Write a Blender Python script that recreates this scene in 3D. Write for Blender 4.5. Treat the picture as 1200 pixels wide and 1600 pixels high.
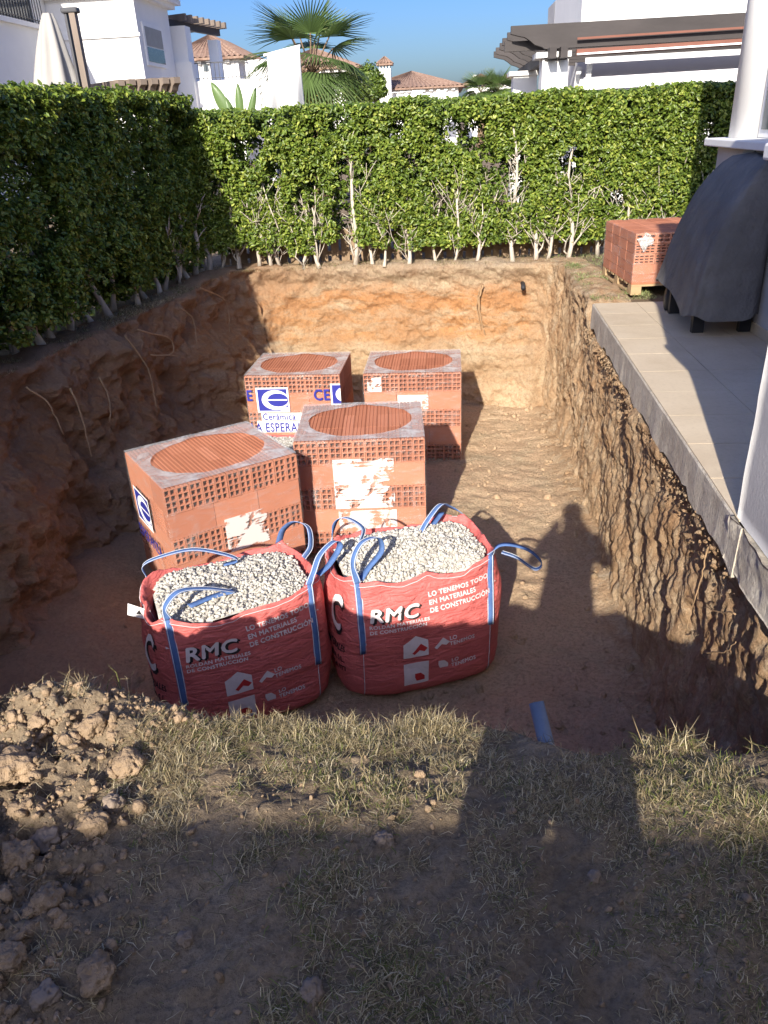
import bpy, bmesh, math, random
import numpy as np
from mathutils import Vector, Matrix, Euler
random.seed(7); RNG = np.random.default_rng(11)
for o in list(bpy.data.objects): bpy.data.objects.remove(o, do_unlink=True)
SC = bpy.context.scene; COL = SC.collection
# ------------------------------------------------------------------ camera
FPX = 1206.0; EYE = 1.6
_up = Vector((-116, 2400, 1206)).normalized()
_d = Vector((94, 612, -1206)); _Y = (_d - _up * _d.dot(_up)).normalized(); _X = _Y.cross(_up)
CAMR = Matrix((_X, _Y, _up))                      # world = CAMR @ camera
cam_data = bpy.data.cameras.new('camera'); cam = bpy.data.objects.new('camera', cam_data); COL.objects.link(cam)
cam_data.sensor_fit = 'VERTICAL'; cam_data.sensor_height = 36.0; cam_data.lens = FPX / 1600 * 36.0
cam_data.clip_start = 0.02; cam_data.clip_end = 3000
cam.matrix_world = Matrix.Translation((0, 0, EYE)) @ CAMR.to_4x4()
SC.camera = cam
# ------------------------------------------------------------------ light
SUN_EL, SUN_AZ = 27.5, 10.2                       # light travels towards azimuth 10.2 deg right of +Y
world = bpy.data.worlds.new('World'); SC.world = world; world.use_nodes = True
wn = world.node_tree.nodes; wl = world.node_tree.links; wn.clear()
sky = wn.new('ShaderNodeTexSky'); sky.sky_type = 'NISHITA'; sky.sun_disc = False
sky.sun_elevation = math.radians(SUN_EL); sky.sun_rotation = math.radians(180 + SUN_AZ)
sky.air_density = 1.0; sky.dust_density = 3.0; sky.ozone_density = 6.0
bg = wn.new('ShaderNodeBackground'); bg.inputs[1].default_value = 0.10
wo = wn.new('ShaderNodeOutputWorld'); hs = wn.new('ShaderNodeHueSaturation'); hs.inputs['Hue'].default_value = 0.517; hs.inputs['Saturation'].default_value = 1.25; hs.inputs['Value'].default_value = 1.12; wl.new(sky.outputs[0], hs.inputs['Color']); wl.new(hs.outputs[0], bg.inputs[0]); wl.new(bg.outputs[0], wo.inputs[0])
sl = bpy.data.lights.new('sun', 'SUN'); sl.energy = 4.5; sl.angle = math.radians(0.55); sl.color = (1.0, 0.93, 0.82)
sun = bpy.data.objects.new('sun', sl); COL.objects.link(sun)
_e, _a = math.radians(SUN_EL), math.radians(SUN_AZ)
sun.rotation_euler = Vector((math.sin(_a) * math.cos(_e), math.cos(_a) * math.cos(_e), -math.sin(_e))).to_track_quat('-Z', 'Y').to_euler()
vs = SC.view_settings; vs.view_transform = 'Standard'; vs.look = 'None'; vs.exposure = 0.88; vs.gamma = 1.0
vs.use_curve_mapping = False
# ------------------------------------------------------------------ pixel -> place
def ray(x, y): return CAMR @ Vector((x - 600, 800 - y, -FPX))
def atz(x, y, z):
    v = ray(x, y); return Vector((0, 0, EYE)) + v * ((z - EYE) / v.z)
def aty(x, y, Yd):
    v = ray(x, y); return Vector((0, 0, EYE)) + v * (Yd / v.y)
def atx(x, y, Xd):
    v = ray(x, y); return Vector((0, 0, EYE)) + v * (Xd / v.x)
# ------------------------------------------------------------------ numpy noise
def _h(ix, iy, iz, seed):
    n = (ix * 374761393 + iy * 668265263 + iz * 2147483647 + seed * 974711) & 0xffffffff
    n = ((n ^ (n >> 13)) * 1274126177) & 0xffffffff
    return ((n ^ (n >> 16)) & 0xffff) / 65535.0
def vnoise(x, y, z=0.0, seed=0):
    x, y, z = np.broadcast_arrays(np.asarray(x, float), np.asarray(y, float), np.asarray(z, float))
    ix, iy, iz = np.floor(x).astype(np.int64), np.floor(y).astype(np.int64), np.floor(z).astype(np.int64)
    fx, fy, fz = x - ix, y - iy, z - iz
    fx, fy, fz = [f * f * (3 - 2 * f) for f in (fx, fy, fz)]
    r = 0
    for a in (0, 1):
        for b in (0, 1):
            for c in (0, 1):
                r = r + _h(ix + a, iy + b, iz + c, seed) * (fx if a else 1 - fx) * (fy if b else 1 - fy) * (fz if c else 1 - fz)
    return r * 2 - 1
def fbm(x, y, z=0.0, oct=4, seed=0):
    r = 0; a = 1.0; f = 1.0
    for i in range(oct):
        r = r + a * vnoise(np.asarray(x) * f, np.asarray(y) * f, np.asarray(z) * f, seed + i * 17); a *= .5; f *= 2.03
    return r
def sstep(a, b, x):
    t = np.clip((np.asarray(x, float) - a) / (b - a), 0, 1); return t * t * (3 - 2 * t)
# ------------------------------------------------------------------ materials
class NT:
    def __init__(s, name):
        s.m = bpy.data.materials.new(name); s.m.use_nodes = True
        s.t = s.m.node_tree; s.n = s.t.nodes; s.l = s.t.links
        s.b = s.n['Principled BSDF']; s.out = s.n['Material Output']
        s.co = s.n.new('ShaderNodeTexCoord')
    def new(s, t): return s.n.new(t)
    def link(s, a, b): s.l.new(a, b)
    def noise(s, scale=5, detail=6, rough=.6, src='Object', stretch=None, dist=0.0):
        n = s.new('ShaderNodeTexNoise'); n.inputs['Scale'].default_value = scale; n.inputs['Detail'].default_value = detail
        n.inputs['Roughness'].default_value = rough; n.inputs['Distortion'].default_value = dist
        v = s.co.outputs[src]
        if stretch:
            mp = s.new('ShaderNodeMapping'); mp.inputs['Scale'].default_value = stretch; s.link(v, mp.inputs[0]); v = mp.outputs[0]
        s.link(v, n.inputs['Vector']); return n.outputs['Fac']
    def ramp(s, fac, stops):
        r = s.new('ShaderNodeValToRGB'); e = r.color_ramp.elements
        while len(e) < len(stops): e.new(.5)
        for i, (p, c) in enumerate(stops):
            e[i].position = p; e[i].color = (*c, 1) if not isinstance(c, (int, float)) else (c, c, c, 1)
        s.link(fac, r.inputs[0]); return r.outputs[0]
    def mix(s, fac, a, b, mode='MIX'):
        m = s.new('ShaderNodeMix'); m.data_type = 'RGBA'; m.blend_type = mode
        for sock, v in ((m.inputs[0], fac), (m.inputs[6], a), (m.inputs[7], b)):
            if hasattr(v, 'is_linked') or hasattr(v, 'links'): s.link(v, sock)
            elif isinstance(v, (int, float)): sock.default_value = v
            else: sock.default_value = (*v, 1)
        return m.outputs[2]
    def math(s, op, a, b=0.0, clamp=False):
        m = s.new('ShaderNodeMath'); m.operation = op; m.use_clamp = clamp
        for sock, v in ((m.inputs[0], a), (m.inputs[1], b)):
            if hasattr(v, 'links'): s.link(v, sock)
            else: sock.default_value = v
        return m.outputs[0]
    def bump(s, h, strength=.5, dist=.01, prev=None):
        b = s.new('ShaderNodeBump'); b.inputs['Strength'].default_value = strength; b.inputs['Distance'].default_value = dist
        s.link(h, b.inputs['Height'])
        if prev is not None: s.link(prev, b.inputs['Normal'])
        s.link(b.outputs[0], s.b.inputs['Normal']); return b.outputs[0]
    def col(s, v):
        if hasattr(v, 'links'): s.link(v, s.b.inputs['Base Color'])
        else: s.b.inputs['Base Color'].default_value = (*v, 1)
    def rough(s, v): s.b.inputs['Roughness'].default_value = v
    def spec(s, v): s.b.inputs['Specular IOR Level'].default_value = v
M = {}
def simple(name, c, rough=.7, var=.15, scale=6, bump=.0, bscale=60, spec=.3, stretch=None, bdist=.004):
    t = NT(name); n = t.noise(scale, 5, stretch=stretch)
    t.col(t.ramp(n, [(.25, tuple(x * (1 - var) for x in c)), (.75, tuple(min(1, x * (1 + var)) for x in c))]))
    t.rough(rough); t.spec(spec)
    if bump: t.bump(t.noise(bscale, 4, stretch=stretch), bump, bdist)
    M[name] = t.m; return t
def attrmat(name, rough=.6, transl=0.0, spec=.3):
    t = NT(name); a = t.new('ShaderNodeAttribute'); a.attribute_name = 'Col'
    t.link(a.outputs['Color'], t.b.inputs['Base Color']); t.rough(rough); t.spec(spec)
    if transl:
        tr = t.new('ShaderNodeBsdfTranslucent'); t.link(a.outputs['Color'], tr.inputs[0])
        mx = t.new('ShaderNodeMixShader'); mx.inputs[0].default_value = transl
        t.link(t.b.outputs[0], mx.inputs[1]); t.link(tr.outputs[0], mx.inputs[2]); t.link(mx.outputs[0], t.out.inputs[0])
    M[name] = t.m; return t
def soil_mat():
    t = NT('soil')
    g = t.new('ShaderNodeNewGeometry'); sp = t.new('ShaderNodeSeparateXYZ'); t.link(g.outputs['Position'], sp.inputs[0])
    big = t.noise(1.1, 5, .6); mid = t.noise(5, 6, .65); fine = t.noise(38, 6, .7); vein = t.noise(2.3, 6, .7, stretch=(1, 1, 3.2), dist=.6)
    z = t.math('ADD', sp.outputs[2], t.math('MULTIPLY', t.math('SUBTRACT', mid, .5), .42))
    band = t.new('ShaderNodeMapRange'); t.link(z, band.inputs[0]); band.inputs[1].default_value = -1.85; band.inputs[2].default_value = .1
    base = t.ramp(band.outputs[0], [(.0, (.70, .50, .32)), (.16, (.64, .45, .28)), (.22, (.50, .33, .19)), (.42, (.54, .37, .22)), (.5, (.54, .29, .13)), (.74, (.53, .26, .11)), (.84, (.47, .33, .21)), (.97, (.42, .33, .235))])
    c = t.mix(t.ramp(vein, [(.45, 0), (.68, 1)]), base, (.56, .44, .29))
    c = t.mix(t.math('MULTIPLY', t.ramp(big, [(.42, 0), (.7, .75)]), t.ramp(band.outputs[0], [(.05, .25), (.3, 1)])), c, (.42, .235, .12))
    # right hand wall: duller, streaked
    rw = t.new('ShaderNodeMapRange'); t.link(sp.outputs[0], rw.inputs[0]); rw.inputs[1].default_value = 1.0; rw.inputs[2].default_value = 1.25
    st = t.noise(3.0, 6, .7, stretch=(2.2, 2.2, 1.0), dist=.8)
    rc = t.ramp(st, [(.3, (.36, .21, .11)), (.47, (.50, .33, .19)), (.58, (.56, .42, .27)), (.72, (.62, .50, .35))])
    c = t.mix(t.math('MULTIPLY', rw.outputs[0], .8), c, rc)
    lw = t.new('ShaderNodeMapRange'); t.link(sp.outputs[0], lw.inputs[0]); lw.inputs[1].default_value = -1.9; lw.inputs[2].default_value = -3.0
    c = t.mix(t.math('MULTIPLY', lw.outputs[0], .6), c, t.ramp(mid, [(.35, (.24, .125, .068)), (.65, (.36, .20, .11))]))  # left wall: darker, redder tint puts some of its shade into the soil colour
    c = t.mix(t.ramp(fine, [(.3, .55), (.55, 0)]), c, (.24, .15, .09))
    c = t.mix(t.ramp(fine, [(.62, 0), (.78, .6)]), c, (.55, .45, .32))
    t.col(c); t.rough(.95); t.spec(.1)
    b = t.bump(mid, .6, .06); b = t.bump(fine, 1.0, .035, b); t.bump(t.noise(140, 4, .7), .8, .01, b)
    M['soil'] = t.m
soil_mat()
def topsoil_mat():
    t = NT('topsoil'); a = t.noise(3, 6, .65); f = t.noise(60, 6, .7)
    c = t.ramp(a, [(.3, (.19, .14, .09)), (.55, (.29, .22, .145)), (.75, (.38, .30, .205))])
    c = t.mix(t.ramp(f, [(.35, .6), (.55, 0)]), c, (.11, .078, .052)); c = t.mix(t.ramp(f, [(.62, 0), (.75, .5)]), c, (.36, .3, .22))
    t.col(c); t.rough(.95); t.spec(.1)
    b = t.bump(t.noise(22, 6, .7), .7, .03); t.bump(f, .7, .012, b); M['topsoil'] = t.m
topsoil_mat()
simple('clod', (.33, .235, .15), .95, .3, 8, .9, 45, .1, bdist=.02)
simple('stone', (.27, .21, .16), .9, .25, 8, .6, 40, .2, bdist=.01)
simple('white_wall', (.78, .77, .75), .85, .03, 2.5, .15, 90, .2)
simple('house_wall', (.5, .485, .475), .85, .14, 3.0, .25, 60, .2, bdist=.008)
simple('trim_white', (.8, .79, .77), .7, .03, 4)
simple('terracotta', (.47, .175, .095), .85, .16, 3.5, .3, 120, .15)
simple('terracotta_flat', (.42, .16, .09), .85, .12, 4, .25, 100, .15)
simple('dark_wood', (.05, .042, .04), .6, .3, 3, .3, 30, .3, stretch=(.3, 1, 1))
simple('brown_wood', (.21, .165, .13), .7, .25, 4, .3, 30, .3, stretch=(1, 1, .2))
simple('pallet_wood', (.42, .29, .16), .8, .25, 6, .4, 40, .2, stretch=(.2, 1, 1))
simple('fence_wood', (.27, .19, .12), .85, .3, 6, .4, 40, .2, stretch=(1, 1, .15))
simple('trunk', (.5, .44, .36), .85, .3, 12, .6, 60, .2, stretch=(1, 1, .3))
simple('root', (.38, .25, .14), .9, .25, 12, .4, 60, .1)
simple('bbq_cover', (.14, .135, .13), .75, .25, 4, .8, 5, .25, bdist=.06)
simple('black_plastic', (.025, .025, .028), .55, .1, 5)
simple('iron', (.06, .06, .065), .5, .1, 5)
simple('sheet_cloth', (.66, .65, .63), .9, .03, 4)
simple('parasol_cloth', (.36, .34, .31), .9, .06, 4)
simple('awning_red', (.20, .085, .06), .8, .1, 4)
simple('window_glass', (.06, .08, .1), .12, .1, 2, spec=.6)
simple('shutter', (.3, .29, .27), .6, .1, 5)
simple('pipe_blue', (.15, .19, .26), .5, .25, 14, .2, 40, .4)
simple('strap_blue', (.085, .16, .36), .75, .2, 30, .5, 220, .3)
simple('strap_edge', (.62, .65, .7), .8, .1, 20)
simple('print_white', (.74, .66, .66), .7, .08, 25)
simple('print_black', (.03, .025, .025), .7, .1, 10)
simple('print_red', (.5, .035, .035), .7, .1, 10)
simple('paper_white', (.85, .85, .84), .6, .02, 8)
simple('label_blue', (.03, .035, .27), .5, .1, 8)
def island_mat(name, stops, bump):
    t = NT(name); g = t.new('ShaderNodeNewGeometry'); c = t.ramp(g.outputs['Random Per Island'], stops); n = t.noise(40, 4); c = t.mix(t.ramp(n, [(.35, .35), (.6, 0)]), c, tuple(v * .55 for v in stops[1][1]))
    t.col(c); t.rough(.95); t.spec(.15); t.bump(t.noise(120, 4), bump, .006); M[name] = t.m
island_mat('gravel', [(0, (.34, .31, .27)), (.35, (.52, .49, .43)), (.7, (.6, .57, .51)), (1, (.72, .69, .63))], .5)
simple('cloth_dark', (.03, .03, .04), .9, .1, 6)
simple('skin', (.5, .32, .24), .6, .05, 8)
simple('palm_leaf_stalk', (.12, .19, .06), .6, .15, 8)
simple('palm_trunk', (.2, .14, .09), .95, .3, 14, .7, 20, .1, bdist=.03)
def roof_mat():
    t = NT('roof_tile'); n = t.noise(6, 5); t.col(t.ramp(n, [(.3, (.17, .10, .07)), (.55, (.26, .165, .12)), (.75, (.36, .26, .19))])); t.rough(.9); M['roof_tile'] = t.m
roof_mat()
def concrete_mat():
    t = NT('concrete'); a = t.noise(4, 6, .7); f = t.noise(50, 5, .7)
    c = t.ramp(a, [(.3, (.38, .32, .25)), (.5, (.52, .46, .37)), (.7, (.64, .58, .48))]); bl = t.noise(7, 4)
    c = t.mix(t.ramp(bl, [(.6, 0), (.72, .3)]), c, (.3, .33, .33)); c = t.mix(t.ramp(f, [(.3, .5), (.5, 0)]), c, (.13, .11, .1))
    t.col(c); t.rough(.95); b = t.bump(a, .5, .03); t.bump(f, .6, .008, b); M['concrete'] = t.m
concrete_mat()
def tile_mat():
    t = NT('terrace_tile'); a = t.noise(2.2, 5, .6); f = t.noise(40, 5, .7); oi = t.new('ShaderNodeObjectInfo')
    c = t.ramp(a, [(.3, (.50, .40, .27)), (.6, (.57, .47, .33)), (.8, (.62, .52, .39))])
    c = t.mix(.25, c, t.ramp(oi.outputs['Random'], [(0, (.48, .38, .27)), (1, (.6, .5, .37))])); c = t.mix(t.ramp(f, [(.3, .25), (.5, 0)]), c, (.3, .24, .17)); st = t.noise(1.3, 6, .7, src='Generated' if False else 'Object', dist=1.0); c = t.mix(t.ramp(st, [(.5, 0), (.72, .45)]), c, (.38, .29, .19))
    t.col(c); t.rough(.8); t.bump(f, .25, .004); M['terrace_tile'] = t.m
tile_mat()
def bag_mat():
    t = NT('bag_red'); w = t.noise(5, 6, .65, dist=.4); ww = t.noise(9, 4, .6, stretch=(1, 1, 2.6), dist=.8)
    t.col(t.ramp(w, [(.3, (.55, .12, .11)), (.7, (.67, .165, .15))])); t.rough(.55); t.spec(.35)
    b = t.bump(ww, .8, .04); b = t.bump(t.noise(26, 4, .6, stretch=(1, 1, 1.8)), .3, .01, b)
    wv = t.new('ShaderNodeTexWave'); wv.inputs['Scale'].default_value = 90; wv.bands_direction = 'Z'; t.link(t.co.outputs['Object'], wv.inputs[0]); t.bump(wv.outputs['Fac'], .06, .002, b)
    M['bag_red'] = t.m
bag_mat()
def film_mat(name, base, streak, thr):
    t = NT(name)
    d = t.new('ShaderNodeBsdfDiffuse'); d.inputs[0].default_value = (.72, .7, .68, 1)
    g = t.new('ShaderNodeBsdfGlossy'); g.inputs[0].default_value = (1, 1, 1, 1); g.inputs[1].default_value = .18
    tr = t.new('ShaderNodeBsdfTransparent'); m1 = t.new('ShaderNodeMixShader'); m1.inputs[0].default_value = .18
    t.link(d.outputs[0], m1.inputs[1]); t.link(g.outputs[0], m1.inputs[2])
    n1 = t.noise(4.5, 6, .7, stretch=(1, 1, .45), dist=.8); n2 = t.noise(16, 5, .7, stretch=(.35, .35, 1.6), dist=.5)
    f = t.math('ADD', t.ramp(n1, [(thr, 0), (thr + .16, streak)]), t.ramp(n2, [(.5, 0), (.75, streak * .7)]))
    f = t.math('ADD', f, base, clamp=True)
    m2 = t.new('ShaderNodeMixShader'); t.link(f, m2.inputs[0]); t.link(tr.outputs[0], m2.inputs[1]); t.link(m1.outputs[0], m2.inputs[2])
    bp = t.new('ShaderNodeBump'); bp.inputs['Strength'].default_value = .8; bp.inputs['Distance'].default_value = .02; t.link(n2, bp.inputs['Height'])
    t.link(bp.outputs[0], g.inputs['Normal']); t.link(bp.outputs[0], d.inputs['Normal'])
    t.link(m2.outputs[0], t.out.inputs[0]); M[name] = t.m
film_mat('film_side', .05, .28, .56); film_mat('film_top', .36, .4, .48)
def patch_mat():
    t = NT('torn_print'); d = t.new('ShaderNodeBsdfDiffuse'); d.inputs[0].default_value = (.86, .8, .76, 1); tr = t.new('ShaderNodeBsdfTransparent')
    n = t.noise(7, 5, .6, dist=.7); n2 = t.noise(40, 3, .6, stretch=(.12, .12, 1.5))
    f = t.ramp(t.math('ADD', n, t.math('MULTIPLY', t.math('SUBTRACT', n2, .5), .35)), [(.42, 0), (.49, .72)])
    m = t.new('ShaderNodeMixShader'); t.link(f, m.inputs[0]); t.link(tr.outputs[0], m.inputs[1]); t.link(d.outputs[0], m.inputs[2]); t.link(m.outputs[0], t.out.inputs[0]); M['torn_print'] = t.m
patch_mat()
attrmat('leaf', .38, .28, .45); attrmat('grass', .7, .25, .2); attrmat('palm_leaf', .5, .35, .3)
# ------------------------------------------------------------------ mesh helpers
def add_obj(name, mesh, mat=None, parent=None, loc=None, rot=None):
    o = bpy.data.objects.new(name, mesh)
    if mat and mesh and not mesh.materials: mesh.materials.append(M[mat] if isinstance(mat, str) else mat)
    COL.objects.link(o)
    if parent: o.parent = parent
    if loc is not None: o.location = loc
    if rot is not None: o.rotation_euler = rot
    return o
def tag(o, label=None, cat=None, group=None, kind=None):
    if label: o['label'] = label
    if cat: o['category'] = cat
    if group: o['group'] = group
    if kind: o['kind'] = kind
    return o
def empty(name, loc, rz=0, label=None, cat=None, group=None):
    o = bpy.data.objects.new(name, None); COL.objects.link(o); o.location = loc; o.rotation_euler = (0, 0, rz); o.empty_display_size = .1
    return tag(o, label, cat, group)
def np_mesh(name, V, Fq, cols=None, smooth=False):
    """V (n,3); Fq (m,k) equal sized faces"""
    me = bpy.data.meshes.new(name); V = np.asarray(V, np.float32); Fq = np.asarray(Fq, np.int32); k = Fq.shape[1]
    me.vertices.add(len(V)); me.vertices.foreach_set('co', V.ravel())
    me.loops.add(Fq.size); me.loops.foreach_set('vertex_index', Fq.ravel())
    me.polygons.add(len(Fq)); me.polygons.foreach_set('loop_start', np.arange(0, Fq.size, k, dtype=np.int32))
    if smooth: me.polygons.foreach_set('use_smooth', np.ones(len(Fq), bool))
    me.update(calc_edges=True)
    if cols is not None:
        at = me.color_attributes.new('Col', 'FLOAT_COLOR', 'POINT'); c = np.ones((len(V), 4), np.float32); c[:, :3] = cols; at.data.foreach_set('color', c.ravel())
    return me
def grid_faces(nu, nv, off=0, closed_u=False):
    u = np.arange(nu if closed_u else nu - 1); v = np.arange(nv - 1); U, W = np.meshgrid(u, v, indexing='ij'); U1 = (U + 1) % nu
    return (np.stack([U * nv + W, U1 * nv + W, U1 * nv + W + 1, U * nv + W + 1], -1).reshape(-1, 4) + off)
class MB:
    def __init__(s): s.v = []; s.f = []; s.sm = []
    def add(s, vs, fs, smooth=False):
        o = len(s.v); s.v += [tuple(v) for v in vs]; s.f += [tuple(i + o for i in f) for f in fs]; s.sm += [smooth] * len(fs); return s
    def box(s, c, d, rz=0, R=None):
        R = R or Matrix.Rotation(rz, 3, 'Z'); c = Vector(c); h = Vector(d) * .5
        vs = [c + R @ Vector((sx * h.x, sy * h.y, sz * h.z)) for sz in (-1, 1) for sx, sy in ((-1, -1), (1, -1), (1, 1), (-1, 1))]
        return s.add(vs, [(3, 2, 1, 0), (4, 5, 6, 7), (0, 1, 5, 4), (1, 2, 6, 5), (2, 3, 7, 6), (3, 0, 4, 7)])
    def bb(s, a, b):
        return s.box([(p + q) / 2 for p, q in zip(a, b)], [abs(q - p) for p, q in zip(a, b)])
    def bar(s, a, b, w, h, up=Vector((0, 0, 1))):
        a, b = Vector(a), Vector(b); d = b - a; x = d.normalized(); y = up.cross(x)
        if y.length < 1e-4: y = Vector((0, 1, 0))
        y.normalize(); z = x.cross(y); R = Matrix((x, y, z)).transposed()
        return s.box((a + b) / 2, (d.length, w, h), R=R)
    def tube(s, path, rad, n=6, cap=True, smooth=True):
        P = [Vector(p) for p in path]; rad = [rad] * len(P) if isinstance(rad, (int, float)) else rad
        vs = []; fs = []; ref = Vector((.3, .1, 1)).normalized()
        for i, p in enumerate(P):
            t = (P[min(i + 1, len(P) - 1)] - P[max(i - 1, 0)]).normalized(); a = t.cross(ref)
            if a.length < .05: a = t.cross(Vector((1, 0, 0)))
            a.normalize(); b = t.cross(a)
            for k in range(n):
                q = 2 * math.pi * k / n; vs.append(p + (a * math.cos(q) + b * math.sin(q)) * rad[i])
        for i in range(len(P) - 1):
            for k in range(n):
                k2 = (k + 1) % n; fs.append((i * n + k, i * n + k2, (i + 1) * n + k2, (i + 1) * n + k))
        if cap: fs.append(tuple(range(n))[::-1]); fs.append(tuple((len(P) - 1) * n + k for k in range(n)))
        return s.add(vs, fs, smooth)
    def ribbon(s, path, nrm, w, th):
        P = [Vector(p) for p in path]; N = [Vector(n).normalized() for n in nrm]; vs = []; fs = []
        for i, p in enumerate(P):
            t = (P[min(i + 1, len(P) - 1)] - P[max(i - 1, 0)]).normalized(); sd = t.cross(N[i]).normalized(); nn = sd.cross(t)
            for a, b in ((-1, 0), (1, 0), (1, 1), (-1, 1)): vs.append(p + sd * a * w / 2 + nn * b * th)
        for i in range(len(P) - 1):
            for k in range(4): k2 = (k + 1) % 4; fs.append((i * 4 + k, i * 4 + k2, i * 4 + 4 + k2, i * 4 + 4 + k))
        fs.append((3, 2, 1, 0)); e = (len(P) - 1) * 4; fs.append((e, e + 1, e + 2, e + 3))
        return s.add(vs, fs, True)
    def prism(s, poly, axis_fn, d0, d1):
        """poly 2D points; axis_fn(u,v,d)->3D"""
        n = len(poly); vs = [axis_fn(u, v, d0) for u, v in poly] + [axis_fn(u, v, d1) for u, v in poly]
        fs = [tuple(range(n))[::-1], tuple(range(n, 2 * n))] + [(i, (i + 1) % n, n + (i + 1) % n, n + i) for i in range(n)]
        return s.add(vs, fs)
    def mesh(s, name):
        me = bpy.data.meshes.new(name); me.from_pydata(s.v, [], s.f); me.polygons.foreach_set('use_smooth', s.sm); 
        bm = bmesh.new(); bm.from_mesh(me); bmesh.ops.recalc_face_normals(bm, faces=bm.faces); bm.to_mesh(me); bm.free(); me.update(); return me
    def build(s, name, mat, parent=None, loc=None, rot=None): return add_obj(name, s.mesh(name), mat, parent, loc, rot)
def bevel(o, w=.01, seg=2):
    m = o.modifiers.new('bevel', 'BEVEL'); m.width = w; m.segments = seg; m.limit_method = 'ANGLE'; return o
def text2d(body, size, bold=0.0, shear=0.0, align='LEFT', spacing=1.08):
    c = bpy.data.curves.new('lettering', 'FONT'); c.body = body; c.size = size; c.shear = shear; c.align_x = align; c.space_character = spacing; c.resolution_u = 3
    o = bpy.data.objects.new('lettering', c); COL.objects.link(o); bpy.context.view_layer.update()
    me = bpy.data.meshes.new_from_object(o.evaluated_get(bpy.context.evaluated_depsgraph_get()))
    vs = [tuple(v.co) for v in me.vertices]; fs = [tuple(p.vertices) for p in me.polygons]
    if bold:
        v0, f0 = list(vs), list(fs)
        for q, (dx, dy) in enumerate(((1, 0), (-1, 0), (0, 1), (0, -1))):
            k = len(vs); vs += [(a + dx * bold, b + dy * bold, .0004 * (q + 1)) for a, b, c_ in v0]; fs += [tuple(i + k for i in f) for f in f0]
    bpy.data.objects.remove(o); bpy.data.curves.remove(c); bpy.data.meshes.remove(me); return vs, fs
ORD = ['first', 'second', 'third', 'fourth', 'fifth', 'sixth', 'seventh', 'eighth', 'ninth', 'tenth', 'eleventh', 'twelfth', 'thirteenth', 'fourteenth', 'fifteenth', 'sixteenth',
       'seventeenth', 'eighteenth', 'nineteenth', 'twentieth', 'twenty-first', 'twenty-second', 'twenty-third', 'twenty-fourth', 'twenty-fifth', 'twenty-sixth', 'twenty-seventh', 'twenty-eighth']
# ================================================================== GROUND AND PIT
ZF = -1.8
hole = [(-3.85, 1.2), (-3.75, 5.6), (-3.0, 10.45), (1.75, 10.3), (1.75, 1.2)]
mb = MB(); B = 900
mb.add([(-B, -B, -.03), (B, -B, -.03), (B, 1.2, -.03), (-B, 1.2, -.03)], [(0, 1, 2, 3)])
mb.add([(-B, 1.2, -.03), (-3.85, 1.2, -.03), (-3.75, 5.6, -.03), (-3.0, 10.45, -.03), (-B, 10.45, -.03)], [(0, 1, 2, 3, 4)])
mb.add([(1.75, 1.2, -.03), (B, 1.2, -.03), (B, 10.3, -.03), (1.75, 10.3, -.03)], [(0, 1, 2, 3)])
mb.add([(-B, 10.45, -.03), (-3.0, 10.45, -.03), (1.75, 10.3, -.03), (B, 10.3, -.03), (B, B, -.03), (-B, B, -.03)], [(0, 1, 2, 3, 4, 5)])
tag(mb.build('ground', 'topsoil'), kind='structure')
# pit walls
rim = [(-3.5, 1.3), (-3.45, 2.5), (-3.42, 4), (-3.38, 5.5), (-3.1, 7.4), (-2.88, 8.9), (-2.72, 9.8), (-2.45, 10.12), (-2.0, 10.2), (-.8, 10.17), (0, 10.12), (1.0, 9.98), (1.28, 9.85), (1.38, 9.5), (1.36, 8.6),
       (1.365, 7.5), (1.34, 6), (1.31, 4.5), (1.285, 3.1), (1.28, 2), (1.27, 1.2)]
rim = np.array(rim); seg = np.r_[0, np.cumsum(np.hypot(*np.diff(rim, axis=0).T))]; NS = 1250
s = np.linspace(0, seg[-1], NS); rx, ry = np.interp(s, seg, rim[:, 0]), np.interp(s, seg, rim[:, 1])
k = np.ones(9) / 9
rx2, ry2 = np.convolve(np.pad(rx, 4, 'edge'), k, 'valid'), np.convolve(np.pad(ry, 4, 'edge'), k, 'valid')
tx, ty = np.gradient(rx2), np.gradient(ry2); L = np.hypot(tx, ty); nx_, ny_ = ty / L, -tx / L          # inward normal (path runs clockwise)
isL = sstep(-1.9, -2.6, rx2); isR = sstep(1.15, 1.3, rx2); isF = 1 - isL - isR
ztop = -.235 * isR * sstep(7.75, 7.45, ry2) + .05 * isL * (fbm(s * .7, 0, seed=3)) 
NT_ = 110; LIP = 10
V = np.zeros((NS, NT_ + LIP, 3))
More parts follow.
